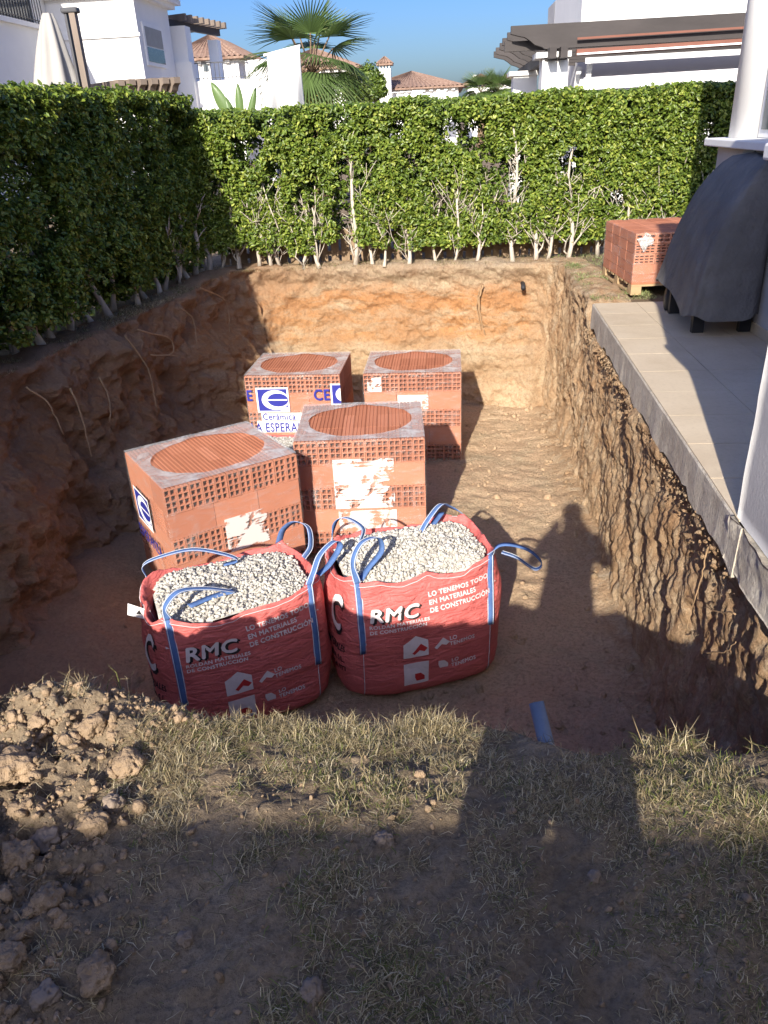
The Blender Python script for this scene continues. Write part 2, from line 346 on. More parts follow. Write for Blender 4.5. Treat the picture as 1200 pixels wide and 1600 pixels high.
for j in range(NT_ + LIP):
    if j < LIP:
        o = .42 * (1 - j / LIP); zz = ztop + .012 + .03 * fbm(s * 5, o * 6, seed=5, oct=3) * sstep(0, .1, o) - .02 * sstep(.25, .42, o)
        zz = np.where(isR * sstep(7.75, 7.45, ry2) > .3, ztop - .02 - .0 * s, zz)
        off = -o + .02 * fbm(s * 6, 1.3, seed=9) * (j / LIP)
    else:
        t = (j - LIP) / (NT_ - 1); zz = ztop + (ZF - .15 - ztop) * t + .0
        # profile
        off = isL * (.5 * t ** 1.2 + .20 * fbm(s * .9, zz * 1.1, seed=21) * sstep(0, .12, t) + .09 * fbm(s * 4, zz * 4, 3.1, seed=22) + .035 * fbm(s * 13, zz * 13, seed=24))
        off = off + isF * (.06 * t + .10 * sstep(.5, .56, t + .05 * vnoise(s * 2, 0, seed=6)) - .05 * sstep(.02, .12, t) * sstep(.5, .4, t) + .05 * fbm(s * 1.6, zz * 2, seed=31) + .028 * fbm(s * 7, zz * 9, seed=33) + .012 * fbm(s * 24, zz * 24, seed=35))
        ws_ = s + .12 * fbm(s * 1.7, zz * 1.9, seed=40); rid = 1 - np.abs(fbm(ws_ * 3.0 + .5 * zz, zz * .9, seed=41, oct=6)); rid2 = 1 - np.abs(fbm(ws_ * 11, zz * 3.2, seed=43, oct=4))
        chunk = fbm(s * 2.2, zz * 2.2, seed=47)
        off = off + isR * (-.02 + .05 * t + .034 * (rid - .75) * sstep(0, .06, t) + .022 * (rid2 - .6) + .03 * chunk + .018 * fbm(s * 6, zz * 5, seed=44) * (.5 + .5 * vnoise(s * 1.1, zz * 1.3, seed=46)) + .013 * fbm(s * 22, zz * 10, seed=45) + .008 * fbm(s * 48, zz * 40, seed=42, oct=2) + .05 * sstep(.12, .02, t) * (vnoise(s * 9, zz * 9, seed=49) * .6 + .3))
        off = off * sstep(-.02, .03, t) + .02 * fbm(s * 6, 1.3, seed=9) * sstep(.1, 0, t)
    V[:, j, 0] = rx2 + nx_ * off; V[:, j, 1] = ry2 + ny_ * off; V[:, j, 2] = zz
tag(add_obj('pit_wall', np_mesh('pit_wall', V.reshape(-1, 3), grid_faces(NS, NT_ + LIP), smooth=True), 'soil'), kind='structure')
# pit floor
def floor_z(x, y):
    z = ZF + .03 * fbm(x * 1.3, y * 1.3, seed=51) + .012 * fbm(x * 6, y * 9, seed=53) + .006 * fbm(x * 22, y * 26, seed=55)
    z = z + .005 * vnoise(x * 1.6, y * 6 + 1.5 * vnoise(x * 2, y), seed=57)
    z = z + .13 * sstep(1.6, .7, np.hypot((x + 1.2), (y - 6.1)))
    z = z + .25 * sstep(-2.2, -3.2, x) + .12 * sstep(1.0, 1.5, x) * (.6 + .5 * vnoise(x * 3, y * 3, seed=58))
    return z
gx, gy = np.linspace(-3.6, 1.6, 190), np.linspace(1.4, 10.4, 320); GX, GY = np.meshgrid(gx, gy, indexing='ij')
V = np.stack([GX, GY, floor_z(GX, GY)], -1).reshape(-1, 3)
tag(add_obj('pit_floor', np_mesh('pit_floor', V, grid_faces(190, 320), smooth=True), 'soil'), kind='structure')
# near lawn, falling into the pit past its ragged rim
def rim_y(x): return 1.93 - .13 * sstep(.1, 1.0, x) + .05 * vnoise(x * 2.6, 0, seed=61) + .035 * vnoise(x * 7, 0, seed=63) + .015 * vnoise(x * 25, 0, seed=64) + .05 * np.exp(-((x + .42) / .14) ** 2) + .03 * np.exp(-((x + 1.0) / .2) ** 2)
def lawn_z(x, y, detail=True):
    z = .012 * fbm(x * 3, y * 3, seed=71) - .15 * sstep(1.38, 2.0, y)
    m = np.exp(-((x + 1.02) / .30) ** 2 - ((y - 1.80) / .17) ** 2); z = z + .15 * m
    m2 = np.exp(-((x + .42) / .2) ** 2 - ((y - 1.86) / .15) ** 2); z = z + .03 * m2
    pile = sstep(-.70, -1.15, x + .25 * (y - 1.3)) * sstep(.7, 1.2, y); z = z + pile * (.06 + .06 * fbm(x * 5, y * 5, seed=73) + .035 * (1 - 2 * np.abs(fbm(x * 13, y * 13, seed=74, oct=5))))
    if detail: z = z + .010 * fbm(x * 16, y * 16, seed=75) + .005 * fbm(x * 45, y * 45, seed=77)
    e = y - rim_y(x); z = z - .10 * sstep(-.06, .03, e) - 1.9 * sstep(.0, .30, e) ** 1.0
    return z
gx = np.linspace(-4.2, 1.9, 420); gy = np.r_[np.linspace(-1.6, .7, 60)[:-1], np.linspace(.7, 2.5, 230)]; GX, GY = np.meshgrid(gx, gy, indexing='ij')
V = np.stack([GX, GY, lawn_z(GX, GY)], -1).reshape(-1, 3)
tag(add_obj('lawn', np_mesh('lawn', V, grid_faces(len(gx), len(gy)), smooth=True), 'topsoil'), kind='structure')
# ------------------------------------------------------------------ grass
def blades(n, xs, ys, zs, ln, wd, cols, upness, name, R=RNG):
    a = R.uniform(0, 2 * np.pi, n); b = a + R.normal(0, .6, n); up = np.clip(upness + R.normal(0, .28, n), .02, 1.3)
    d1 = np.stack([np.cos(a) * np.cos(up), np.sin(a) * np.cos(up), np.sin(up)], -1); up2 = up - R.uniform(.2, 1.3, n)
    d2 = np.stack([np.cos(b) * np.cos(up2), np.sin(b) * np.cos(up2), np.sin(up2)], -1); sd = np.stack([-np.sin(a), np.cos(a), np.zeros(n)], -1)
    p0 = np.stack([xs, ys, zs], -1); p1 = p0 + d1 * ln[:, None] * .55; p2 = p1 + d2 * ln[:, None] * .45; w = wd[:, None] * .5
    V = np.stack([p0 - sd * w, p0 + sd * w, p1 + sd * w * .8, p1 - sd * w * .8, p2], 1).reshape(-1, 3); i = np.arange(n) * 5
    Fq = np.concatenate([np.stack([i, i + 1, i + 2], -1), np.stack([i, i + 2, i + 3], -1), np.stack([i + 3, i + 2, i + 4], -1)])
    return np_mesh(name, V, Fq, np.repeat(cols, 5, 0))
def grass_cols(n, x, y, R=RNG):
    pal = np.array([(.42, .33, .18), (.52, .43, .25), (.31, .24, .13), (.60, .52, .34), (.16, .17, .05), (.20, .24, .06), (.13, .11, .06)])
    g = fbm(x * 2.5, y * 2.5, seed=81); gr = sstep(-.1, .5, g + .35 * sstep(0, .7, x)); dead = R.random(n)
    idx = np.where(dead < .03 + .20 * gr, R.choice([4, 5, 4], n), R.choice([0, 1, 2, 3, 0, 6], n)); return pal[idx] * R.uniform(.7, 1.2, (n, 1))
def lawn_grass(N, x0, x1, y0, y1, keep):
    x = RNG.uniform(x0, x1, N); y = RNG.uniform(y0, y1, N); d = .5 + .5 * fbm(x * 3.3, y * 3.3, seed=85) + .4 * vnoise(x * 14, y * 14, seed=86)
    bare = np.exp(-((x + .52) / .25) ** 2 - ((y - 1.15) / .22) ** 2) * 1.1 + sstep(-.75, -.95, x + .25 * (y - 1.3)) * .8 + .8 * np.exp(-((x + .03) / .12) ** 2 - ((y - 1.4) / .1) ** 2)
    ok = (y < rim_y(x) + .06) & (RNG.random(N) < np.clip(1.5 * (d - .12) - bare - .45 * sstep(1.5, 1.75, y) * (vnoise(x * 6, y * 6, seed=96) > -.1), .03, 1) * keep); x, y = x[ok], y[ok]; return x, y
parts = [lawn_grass(260000, -1.85, 1.25, .75, 2.1, 1.0), lawn_grass(60000, -3.8, 1.7, -1.4, 2.1, .8)]
x = np.concatenate([p[0] for p in parts]); y = np.concatenate([p[1] for p in parts]); n = len(x)
near_rim = sstep(-.16, 0, y - rim_y(x)); ln = RNG.uniform(.014, .058, n) * (1 + .35 * near_rim) * (1 + .4 * vnoise(x * 5, y * 5, seed=88))
me = blades(n, x, y, lawn_z(x, y) - .003, ln, RNG.uniform(.0010, .0026, n), grass_cols(n, x, y), .38 + .35 * near_rim + .25 * vnoise(x * 9, y * 9, seed=95), 'dry_grass')
tag(add_obj('dry_grass', me, 'grass'), 'short dry straw and green grass on the trampled near lawn', 'grass', kind='stuff')
# taller weed tufts on the rim
for i, (cx, cy, hh, nn, lab) in enumerate([(-1.40, 1.72, .13, 90, 'green weed tuft at the far left of the pit edge'), (-1.0, 1.74, .15, 160, 'straggly weed tuft on top of the soil mound in front of left bag'),
                                          (-.36, 1.76, .12, 200, 'dry grass tuft in front of the gap between the red bags'), (-.04, 1.7, .10, 140, 'low grass tuft left of the photographer shadow'),
                                          (.60, 1.66, .15, 260, 'straw coloured grass tuft rising right of the blue pipe'), (.92, 1.6, .11, 200, 'green grass tuft at the right end of the pit edge'),
                                          (.36, 1.72, .10, 160, 'shaded grass tuft beside the blue pipe')]):
    R = np.random.default_rng(100 + i); xx = cx * 1.1 + R.normal(0, .05, nn); yy = np.minimum(cy + .2 + R.normal(0, .03, nn), rim_y(xx) + .02)
    me = blades(nn, xx, yy, lawn_z(xx, yy) - .005, R.uniform(.25, .8, nn) * hh, R.uniform(.0018, .0035, nn), grass_cols(nn, xx, yy, R), np.full(nn, 1.0), 'grass_tuft', R)
    tag(add_obj('grass_tuft', me, 'grass'), lab, 'grass tuft', kind='stuff')
# strip of weeds at far rim and the grass beside terrace
N = 26000; x = RNG.uniform(-3.2, 2.2, N); y = RNG.uniform(9.9, 10.5, N); R_ = RNG.random(N); ok = R_ < .25 * (.5 + .5 * fbm(x * 4, y * 4, seed=91)); x, y = x[ok], y[ok]
x2 = RNG.uniform(1.4, 2.0, 16000); y2 = RNG.uniform(7.62, 9.9, 16000); ok2 = RNG.random(16000) < .35 + .65 * vnoise(x2 * 4, y2 * 4, seed=92); x2, y2 = x2[ok2], y2[ok2]
y3 = RNG.uniform(3, 10.2, 14000); x3 = np.interp(y3, rim[1:8, 1], rim[1:8, 0]) - RNG.uniform(-.02, .3, 14000)
x, y = np.r_[x, x2, x3], np.r_[y, y2, y3]; n = len(x); c = grass_cols(n, x, y); gi = np.arange(n); c[(x > 1.3)] *= np.array([.8, 1.1, .8])
me = blades(n, x, y, np.full(n, .0) + .005, RNG.uniform(.015, .05, n), RNG.uniform(.002, .005, n), c, np.full(n, .8), 'rim_grass')
tag(add_obj('rim_grass', me, 'grass'), 'sparse short grass along the pit rim under hedges and beside terrace', 'grass', kind='stuff')
# ------------------------------------------------------------------ clods and stones
def rock_mesh(name, r, seed, sub=2, sq=(1, .9, .75), rough=.28):
    bm = bmesh.new(); bmesh.ops.create_icosphere(bm, subdivisions=sub, radius=1.0); P = np.array([v.co[:] for v in bm.verts])
    d = 1 + rough * fbm(P[:, 0] * 1.3 + seed * 7.1, P[:, 1] * 1.3, P[:, 2] * 1.3, 3, seed) + .16 * (1 - 2 * np.abs(fbm(P[:, 0] * 3, P[:, 1] * 3, P[:, 2] * 3 + seed, 4, seed + 5)))
    P = P * d[:, None] * np.array(sq) * r
    for v, p in zip(bm.verts, P): v.co = p
    me = bpy.data.meshes.new(name); bm.to_mesh(me); bm.free(); me.polygons.foreach_set('use_smooth', [sub > 2] * len(me.polygons)); return me
def lz(x, y): return float(lawn_z(np.array([x]), np.array([y]))[0])
big = [(150, 1288, .05, 'rounded sunlit soil clod, largest ball left of the lawn', 'clod'), (68, 1298, .045, 'upright grey brown stone beside the round soil clod', 'stone'), (30, 1215, .075, 'big broken soil block at the left picture edge', 'clod'),
       (25, 1330, .06, 'sunlit crumbling soil lump below the left edge block', 'clod'), (200, 1190, .055, 'cracked soil lump on the mound before the left bag', 'clod'), (150, 1150, .05, 'pale soil lump at left flank of the mound', 'clod'),
       (62, 1140, .035, 'reddish soil lump behind the left edge block', 'clod'), (178, 1258, .035, 'small shaded stone just behind the round soil clod', 'stone'), (75, 1410, .05, 'lumpy soil clod in shade below the upright stone', 'clod'),
       (48, 1430, .028, 'small soil clod left of the lumpy shaded clod', 'clod'), (150, 1520, .055, 'large dark soil clod at the lower left of the lawn', 'clod'), (70, 1555, .035, 'dark stone left of the large lower clod', 'stone'),
       (25, 1510, .04, 'dark soil clod at the lower left picture edge', 'clod'), (287, 1455, .022, 'small grey stone lying on the bare shaded soil', 'stone'), (487, 1538, .032, 'pale angular stone in the shaded grass at bottom', 'stone'),
       (600, 1304, .03, 'flat tan stone half buried at the sunlight edge', 'stone'), (655, 1180, .02, 'reddish lump of broken brick earth on the rim', 'clod'), (640, 1205, .018, 'smaller red earth lump on the bare rim patch', 'clod'), (928, 1362, .018, 'small reddish leaf-shaped stone in shaded grass', 'stone')]
for i, (px, py, r, lab, mt) in enumerate(big):
    p = atz(px, py, .03); z = lz(p.x, p.y); me = rock_mesh('soil_clod', r * .72, i + 1, 4, (1, .85 + .2 * random.random(), .75 + .4 * random.random()), .34)
    tag(add_obj('stone' if mt == 'stone' else 'soil_clod', me, mt, loc=(p.x, p.y, z + r * .3), rot=(random.uniform(-.4, .4), random.uniform(-.4, .4), random.uniform(0, 6))), lab, 'stone' if mt == 'stone' else 'soil clod')
def crumbs(name, pts, rr, seed, mat, label, cat):
    Vs = []; Fs = []; protos = []
    for k in range(6):
        me = rock_mesh('c', 1, seed + k, 1, (1, .8, .6), .62); protos.append((np.array([v.co[:] for v in me.vertices]), np.array([p.vertices[:] for p in me.polygons]))); bpy.data.meshes.remove(me)
    off = 0
    for (x, y, z), r in zip(pts, rr):
        P, Fq = protos[random.randrange(6)]; R = np.array(Euler((random.uniform(0, 6), random.uniform(0, 6), random.uniform(0, 6))).to_matrix())
        Vs.append(P @ R.T * r + (x, y, z)); Fs.append(Fq + off); off += len(P)
    return tag(add_obj(name, np_mesh(name, np.concatenate(Vs), np.concatenate(Fs)), mat), label, cat, kind='stuff')
n = 6000; x = RNG.uniform(-1.75, -.7, n); y = RNG.uniform(.8, 2.0, n); ok = RNG.random(n) < sstep(-.7, -1.05, x + .25 * (y - 1.3)) * .9 + .8 * np.exp(-((x + .95) / .2) ** 2 - ((y - 1.78) / .16) ** 2); x, y = x[ok], y[ok]
crumbs('soil_crumbs', np.stack([x, y, lawn_z(x, y) + .002], -1), np.minimum(.0025 + RNG.exponential(.0042, len(x)), .024), 200, 'clod', 'loose brown soil crumbs heaped along the left of the lawn', 'soil crumbs')
n = 900; x = RNG.uniform(-1.2, 1.1, n); y = RNG.uniform(.85, 1.7, n); crumbs('lawn_crumbs', np.stack([x, y, lawn_z(x, y) + .001], -1), .002 + RNG.exponential(.003, n), 220, 'clod', 'tiny earth crumbs scattered over the near lawn', 'soil crumbs')
n = 2600; x = RNG.uniform(-2.6, 1.35, n); y = RNG.uniform(2.2, 10, n); edge = (RNG.random(n) < .5) | (np.minimum(1.35 - x, 10 - y) < .3); x, y = x[edge], y[edge]
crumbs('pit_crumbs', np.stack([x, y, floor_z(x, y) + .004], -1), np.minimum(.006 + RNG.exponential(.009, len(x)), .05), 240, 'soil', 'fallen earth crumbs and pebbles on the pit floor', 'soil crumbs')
# rubble course under the slab edge
n = 1300; y = RNG.uniform(3.0, 7.6, n); xx = np.interp(y, [3.1, 7.5], [1.285, 1.365]); x = xx + .012 + RNG.normal(-.01, .02, n)
crumbs('slab_rubble', np.stack([x, y, -.235 - np.abs(RNG.normal(0, .07, n))], -1), np.minimum(.003 + RNG.exponential(.005, n), .022), 260, 'soil', 'grey aggregate rubble crumbling below the terrace slab edge', 'rubble')
# ================================================================== TERRACE AND OWN HOUSE
def edge_x(y): return 1.25 + (y - 3.06) * (1.385 - 1.25) / (7.5 - 3.06)
mb = MB(); n = 60; prof = []
for i in range(n + 1):
    y = 3.0 + (7.52 - 3.0) * i / n; e = edge_x(y) + .0015 * float(vnoise(y * 9, 0, seed=5)); b = -.225 + .03 * float(vnoise(y * 6, 1, seed=6)) + .015 * float(vnoise(y * 23, 1, seed=8))
    prof.append([(e + .006, y, -.003), (e, y, -.012), (e - .003 + .004 * float(vnoise(y * 14, 2, seed=7)), y, b), (2.75, y, b - .02), (2.75, y, -.003)])
vs_ = [p for r in prof for p in r]; fs_ = [(i * 5 + k, i * 5 + (k + 1) % 5, i * 5 + 5 + (k + 1) % 5, i * 5 + 5 + k) for i in range(n) for k in range(5)] + [(4, 3, 2, 1, 0), tuple(n * 5 + k for k in range(5))]
slab = mb.add(vs_, fs_).build('terrace', 'concrete'); tag(slab, kind='structure')
ys_ = np.arange(3.06, 7.5, .445); tile_cache = {}
for iy, y0 in enumerate(ys_):
    y1 = min(y0 + .441, 7.515); xe0, xe1 = edge_x(y0) + .008, edge_x(y1) + .008; xs_ = [None, 1.78, 2.225, 2.67]
    for ix in range(3):
        x0a, x0b = (xe0, xe1) if ix == 0 else (xs_[ix] + .004, xs_[ix] + .004); x1 = xs_[ix + 1]
        h = .004 + .0012 * random.random(); q = [(x0a, y0), (x1, y0), (x1, y1), (x0b, y1)]
        m2 = MB(); m2.add([(a, b, -.002) for a, b in q] + [(a, b, h) for a, b in q], [(4, 5, 6, 7), (0, 1, 5, 4), (1, 2, 6, 5), (2, 3, 7, 6), (3, 0, 4, 7)]); m2.build('tile', 'terrace_tile', slab)
villa = empty('white_villa', (3, 0, 0), 0, 'near white villa corner with grey footing rising at the right picture edge', 'house')
vb = lambda a, b: MB().bb((a[0] - 3, a[1], a[2]), (b[0] - 3, b[1], b[2]))
def grid_wall(name, a, b, nu, nv, mat, amp, seed, parent, thick):
    """rough wall face on plane x = a.x running in y and z, thickened towards +x"""
    U, W = np.meshgrid(np.linspace(a[1], b[1], nu), np.linspace(a[2], b[2], nv), indexing='ij')
    X_ = a[0] + amp * fbm(U * 7, W * 7, seed=seed, oct=6) - 3; V = np.stack([X_, U, W], -1).reshape(-1, 3); V2 = V.copy(); V2[:, 0] = a[0] + thick - 3
    Fq = np.concatenate([grid_faces(nu, nv), grid_faces(nu, nv, nu * nv)]); n0 = nu * nv; ring = []
    idx = np.arange(n0).reshape(nu, nv); loop = np.r_[idx[:, 0], idx[-1, 1:], idx[::-1, -1][1:], idx[0, ::-1][1:]]
    ring = np.stack([loop[:-1], loop[1:], loop[1:] + n0, loop[:-1] + n0], -1)
    return add_obj(name, np_mesh(name, np.concatenate([V, V2]), np.concatenate([Fq, ring]), smooth=False), mat, parent)
grid_wall('wall', (1.262, -4.6, .0), (1.262, 3.1, 1.42), 120, 24, 'house_wall', .003, 3, villa, 2.6)
grid_wall('footing', (1.245, 1.0, -.22), (1.245, 3.13, -.003), 110, 16, 'concrete', .010, 8, villa, 1.4)
bevel(vb((1.16, -4.6, 1.422), (4, 3.2, 1.48)).build('ledge', 'trim_white', villa), .01)
vb((1.18, -4.6, 1.482), (4, 3.18, 3.4)).build('upper_wall', 'white_wall', villa)
# back wing behind the photographer; its eave shades the lawn
EV_Y = 1.42 - 3.0 * math.cos(_a) / math.tan(_e)
vb((-11, -9.5, -.02), (1.1, EV_Y - .5, 2.85)).build('rear_wall', 'white_wall', villa)
mb = MB(); 
mb.add([(-14.4, EV_Y, 2.88), (-1.9, EV_Y, 2.88), (-1.9, EV_Y - 5, 4.3), (-14.4, EV_Y - 5, 4.3), (-14.4, EV_Y, 3.0), (-1.9, EV_Y, 3.0), (-1.9, EV_Y - 5, 4.42), (-14.4, EV_Y - 5, 4.42)],
       [(0, 1, 2, 3), (4, 5, 6, 7), (0, 1, 5, 4), (1, 2, 6, 5), (2, 3, 7, 6), (3, 0, 4, 7)]); mb.build('roof', 'roof_tile', villa)
# bay with rounded corner column, sill and skirting
bay = empty('bay_window', (3, 7, 0), 0, 'white rounded corner bay with sill behind the covered barbecue', 'bay window')
bvb = lambda a, b: MB().bb((a[0] - 3, a[1] - 7, a[2]), (b[0] - 3, b[1] - 7, b[2]))
BX = 2.42
bvb((BX, 5.2, 0), (4.2, 7.75, 1.30)).build('wall', 'house_wall', bay)
bevel(bvb((BX - .1, 5.1, 1.302), (4.2, 7.85, 1.365)).build('sill', 'trim_white', bay), .01)
m2 = MB(); m2.tube([(BX + .21 - 3, .52, 1.367), (BX + .21 - 3, .52, 4.2)], .2, 40); m2.build('column', 'white_wall', bay)
bvb((BX + .1, 5.2, 2.45), (4.2, 7.3, 4.2)).build('lintel', 'white_wall', bay)
w = bvb((BX + .16, 5.25, 1.37), (BX + .2, 7.28, 2.445)).build('window', 'trim_white', bay)
bvb((BX + .15, 5.32, 1.43), (BX + .157, 6.24, 2.39)).build('pane', 'window_glass', w); bvb((BX + .15, 6.3, 1.43), (BX + .157, 7.21, 2.39)).build('pane', 'window_glass', w)
for k in range(5): bevel(bvb((BX - .014, 5.25 + k * .5, .006), (BX - .001, 5.744 + k * .5, .085)).build('skirting_tile', 'terrace_tile', bay), .002)
# ------------------------------------------------------------------ barbecue under its cover
A = atz(1046, 425, .30); Bp = atz(1180, 486, .20)
bq = empty('covered_barbecue', (2.2, 6.70, 0.006), 0, 'barbecue hidden under a dark grey fabric cover on the terrace', 'barbecue')
zs_ = np.r_[np.linspace(.26, 1.02, 22), np.linspace(1.06, 1.245, 9)]; na = 120; th = np.linspace(0, 2 * np.pi, na, endpoint=False); V = np.zeros((na, len(zs_) + 4, 3))
for j in range(len(zs_) + 4):
    jj = min(j, len(zs_) - 1); z = zs_[jj]; left = np.interp(z, [.26, .5, .75, .95, 1.06, 1.17, 1.245], [-.35, -.29, -.21, -.13, -.06, .03, .11]); hy = np.interp(z, [.26, .9, 1.1, 1.2, 1.245], [.76, .70, .66, .60, .50])
    sh = 1 - .32 * max(0, j - len(zs_) + 1); hx, cx = (.235 - left) / 2, (.235 + left) / 2; ex = 2 / 5.5
    px_, py_ = np.sign(np.cos(th)) * np.abs(np.cos(th)) ** ex, np.sign(np.sin(th)) * np.abs(np.sin(th)) ** ex; dn = sstep(1.15, .3, z)
    fo = 1 + (.055 * vnoise(th * 3.2 + z * .7, z * .9, seed=13) + .03 * np.sin(th * 11 + 2 * z)) * dn + .035 * fbm(np.cos(th) * 2.5, np.sin(th) * 2.5, z * 2.4, 3, 12)
    V[:, j, 0] = np.minimum(cx + hx * px_ * fo * max(sh, .04), .24); V[:, j, 1] = hy * py_ * (1 + (fo - 1) * .5) * max(sh, .04); V[:, j, 2] = z + .012 * max(0, j - len(zs_) + 1) - (.11 * sstep(.1, -.7, V[:, j, 1]) - .02 * np.sin(th * 5)) * sstep(.55, .26, z)
m2 = MB(); m2.add(V.reshape(-1, 3), [tuple(f) for f in grid_faces(na, V.shape[1], closed_u=True)], True); m2.add(V[:, -1], [tuple(range(na))]); m2.build('cover', 'bbq_cover', bq)
for lx, ly in ((-.2, -.5), (-.2, .42), (.16, -.5), (.16, .42)): MB().box((lx, ly, .16), (.09, .07, .32)).build('leg', 'black_plastic', bq)
for ly in (.56,):
    wv = MB().tube([(-.25, ly, .1), (-.19, ly, .1)], .098, 24).build('wheel', 'black_plastic', bq); MB().tube([(-.256, ly, .1), (-.251, ly, .1)], .045, 16).build('hub', 'iron', wv)
bq.scale = (1, .76, 1)
# ================================================================== BRICK STACKS
def brick_mesh(name, w, l, h, nx, nz, web, depth=.07, ribs=3, both=False):
    mb = MB(); hw = (w - web * (nx + 1)) / nx; hh = (h - web * (nz + 1)) / nz
    def end(sg):
        y0 = -l / 2 * sg; y1 = y0 + depth * sg
        xs = [-w / 2]; 
        for i in range(nx): xs += [xs[-1] + web, xs[-1] + web + hw]
        xs.append(w / 2); zs = [0]
        for i in range(nz): zs += [zs[-1] + web, zs[-1] + web + hh]
        zs.append(h)
        for i in range(len(xs) - 1):
            for j in range(len(zs) - 1):
                if i % 2 and j % 2:
                    a, b, c, d = xs[i], xs[i + 1], zs[j], zs[j + 1]
                    mb.add([(a, y0, c), (b, y0, c), (b, y0, d), (a, y0, d), (a, y1, c), (b, y1, c), (b, y1, d), (a, y1, d)], [(4, 5, 6, 7), (0, 1, 5, 4), (1, 2, 6, 5), (2, 3, 7, 6), (3, 0, 4, 7)])
                else: mb.add([(xs[i], y0, zs[j]), (xs[i + 1], y0, zs[j]), (xs[i + 1], y0, zs[j + 1]), (xs[i], y0, zs[j + 1])], [(0, 1, 2, 3)])
    end(1)
    if both: end(-1)
    else: mb.add([(-w / 2, l / 2, 0), (w / 2, l / 2, 0), (w / 2, l / 2, h), (-w / 2, l / 2, h)], [(0, 1, 2, 3)])
    q = [(-w / 2, -l / 2), (w / 2, -l / 2), (w / 2, l / 2), (-w / 2, l / 2)]
    mb.add([(a, b, 0) for a, b in q] + [(a, b, h) for a, b in q], [(3, 2, 1, 0), (4, 5, 6, 7), (1, 2, 6, 5), (3, 0, 4, 7)])
    rw = w / ribs
    for k in range(ribs):
        c = -w / 2 + rw * (k + .5); mb.add([(c - rw * .38, -l / 2, h + .0005), (c + rw * .38, -l / 2, h + .0005), (c + rw * .38, l / 2, h + .0005), (c - rw * .38, l / 2, h + .0005), (c - rw * .28, -l / 2, h + .006), (c + rw * .28, -l / 2, h + .006), (c + rw * .28, l / 2, h + .006), (c - rw * .28, l / 2, h + .006)],
                                           [(4, 5, 6, 7), (0, 1, 5, 4), (1, 2, 6, 5), (2, 3, 7, 6), (3, 0, 4, 7)])
    me = bpy.data.meshes.new(name); me.from_pydata(mb.v, [], mb.f); me.update(); me.materials.append(M['terracotta'])
    for v in me.vertices: pass
    return me
def brick_mat_tweak():
    t = NT('terracotta'); oi = t.new('ShaderNodeObjectInfo'); n = t.noise(4, 5, .6); ln = t.noise(60, 3, .5, stretch=(1, .02, 1))
    c = t.ramp(oi.outputs['Random'], [(0, (.41, .155, .088)), (.5, (.48, .19, .108)), (1, (.54, .225, .135))]); c = t.mix(t.ramp(n, [(.35, .25), (.6, 0)]), c, (.36, .12, .06)); c = t.mix(t.ramp(ln, [(.6, 0), (.8, .25)]), c, (.6, .3, .2))
    t.col(c); t.rough(.85); t.spec(.15); t.bump(ln, .25, .003); M['terracotta'] = t.m
brick_mat_tweak()
BW, BLa, BLb, BH = .0945, .3, .347, .2025
bm_a = brick_mesh('brick', BW - .0025, BLa - .003, BH - .0075, 2, 4, .0085)
bm_b = brick_mesh('brick', .0985, BLb - .003, BH - .0075, 2, 4, .0085)
def brick(me, par, x, y, z, rz):
    o = bpy.data.objects.new('brick', me); COL.objects.link(o); o.parent = par; o.location = (x + random.uniform(-.0012, .0012), y + random.uniform(-.003, .003), z); o.rotation_euler = (0, 0, rz); return o
WX, WY, NL = 1.045, .9, 5
def film_shell(par, w, d, h, oval=True, zb=0.0):
    hw, hd = w / 2 + .006, d / 2 + .006; ht = h + .008; nz = 26; nu = 40
    per = []
    for (a, b) in (((-hw, -hd), (hw, -hd)), ((hw, -hd), (hw, hd)), ((hw, hd), (-hw, hd)), ((-hw, hd), (-hw, -hd))):
        for q in range(nu): per.append((a[0] + (b[0] - a[0]) * q / nu, a[1] + (b[1] - a[1]) * q / nu))
    per = np.array(per); npp = len(per); zz = np.linspace(zb + .02, ht, nz); V = np.zeros((npp, nz, 3)); nrm = per / np.maximum(np.abs(per[:, :1]) / hw, np.abs(per[:, 1:]) / hd) ; ang = np.arange(npp)
    for j, z in enumerate(zz):
        dd = .003 + .004 * fbm(per[:, 0] * 6, per[:, 1] * 6, z * 7, 3, 77); ed = sstep(.04, 0, ht - z)
        sc = 1 + (dd - .008 * ed) / hw; V[:, j, 0] = per[:, 0] * sc; V[:, j, 1] = per[:, 1] * sc; V[:, j, 2] = z
    add_obj('film', np_mesh('film', V.reshape(-1, 3), grid_faces(npp, nz, closed_u=True), smooth=True), 'film_side', par)
    if oval:
        nr = 7; V = np.zeros((npp, nr, 3)); an = np.arctan2(per[:, 1] / hd, per[:, 0] / hw); out = V
        el = np.stack([np.cos(an) * hw * .83, np.sin(an) * hd * .80 - .01], -1) * (1 + .02 * vnoise(an * 3, 0, seed=7))[:, None]
        edge = per * (1 + (-.004) / hw)
        for j in range(nr):
            t = j / (nr - 1); p = edge * (1 - t) + el * t; V[:, j, :2] = p; V[:, j, 2] = ht + .001 + .006 * fbm(p[:, 0] * 7, p[:, 1] * 7, seed=8, oct=3) * (.3 + t) + .003
        add_obj('film', np_mesh('film', V.reshape(-1, 3), grid_faces(npp, nr, closed_u=True), smooth=True), 'film_top', par)
def face_patch(par, name, x0, x1, z0, z1, y, mat='torn_print'):
    U, W = np.meshgrid(np.linspace(x0, x1, 8), np.linspace(z0, z1, 8), indexing='ij'); V = np.stack([U, np.full_like(U, y), W], -1).reshape(-1, 3)
    return add_obj(name, np_mesh(name, V, grid_faces(8, 8)), mat, par)
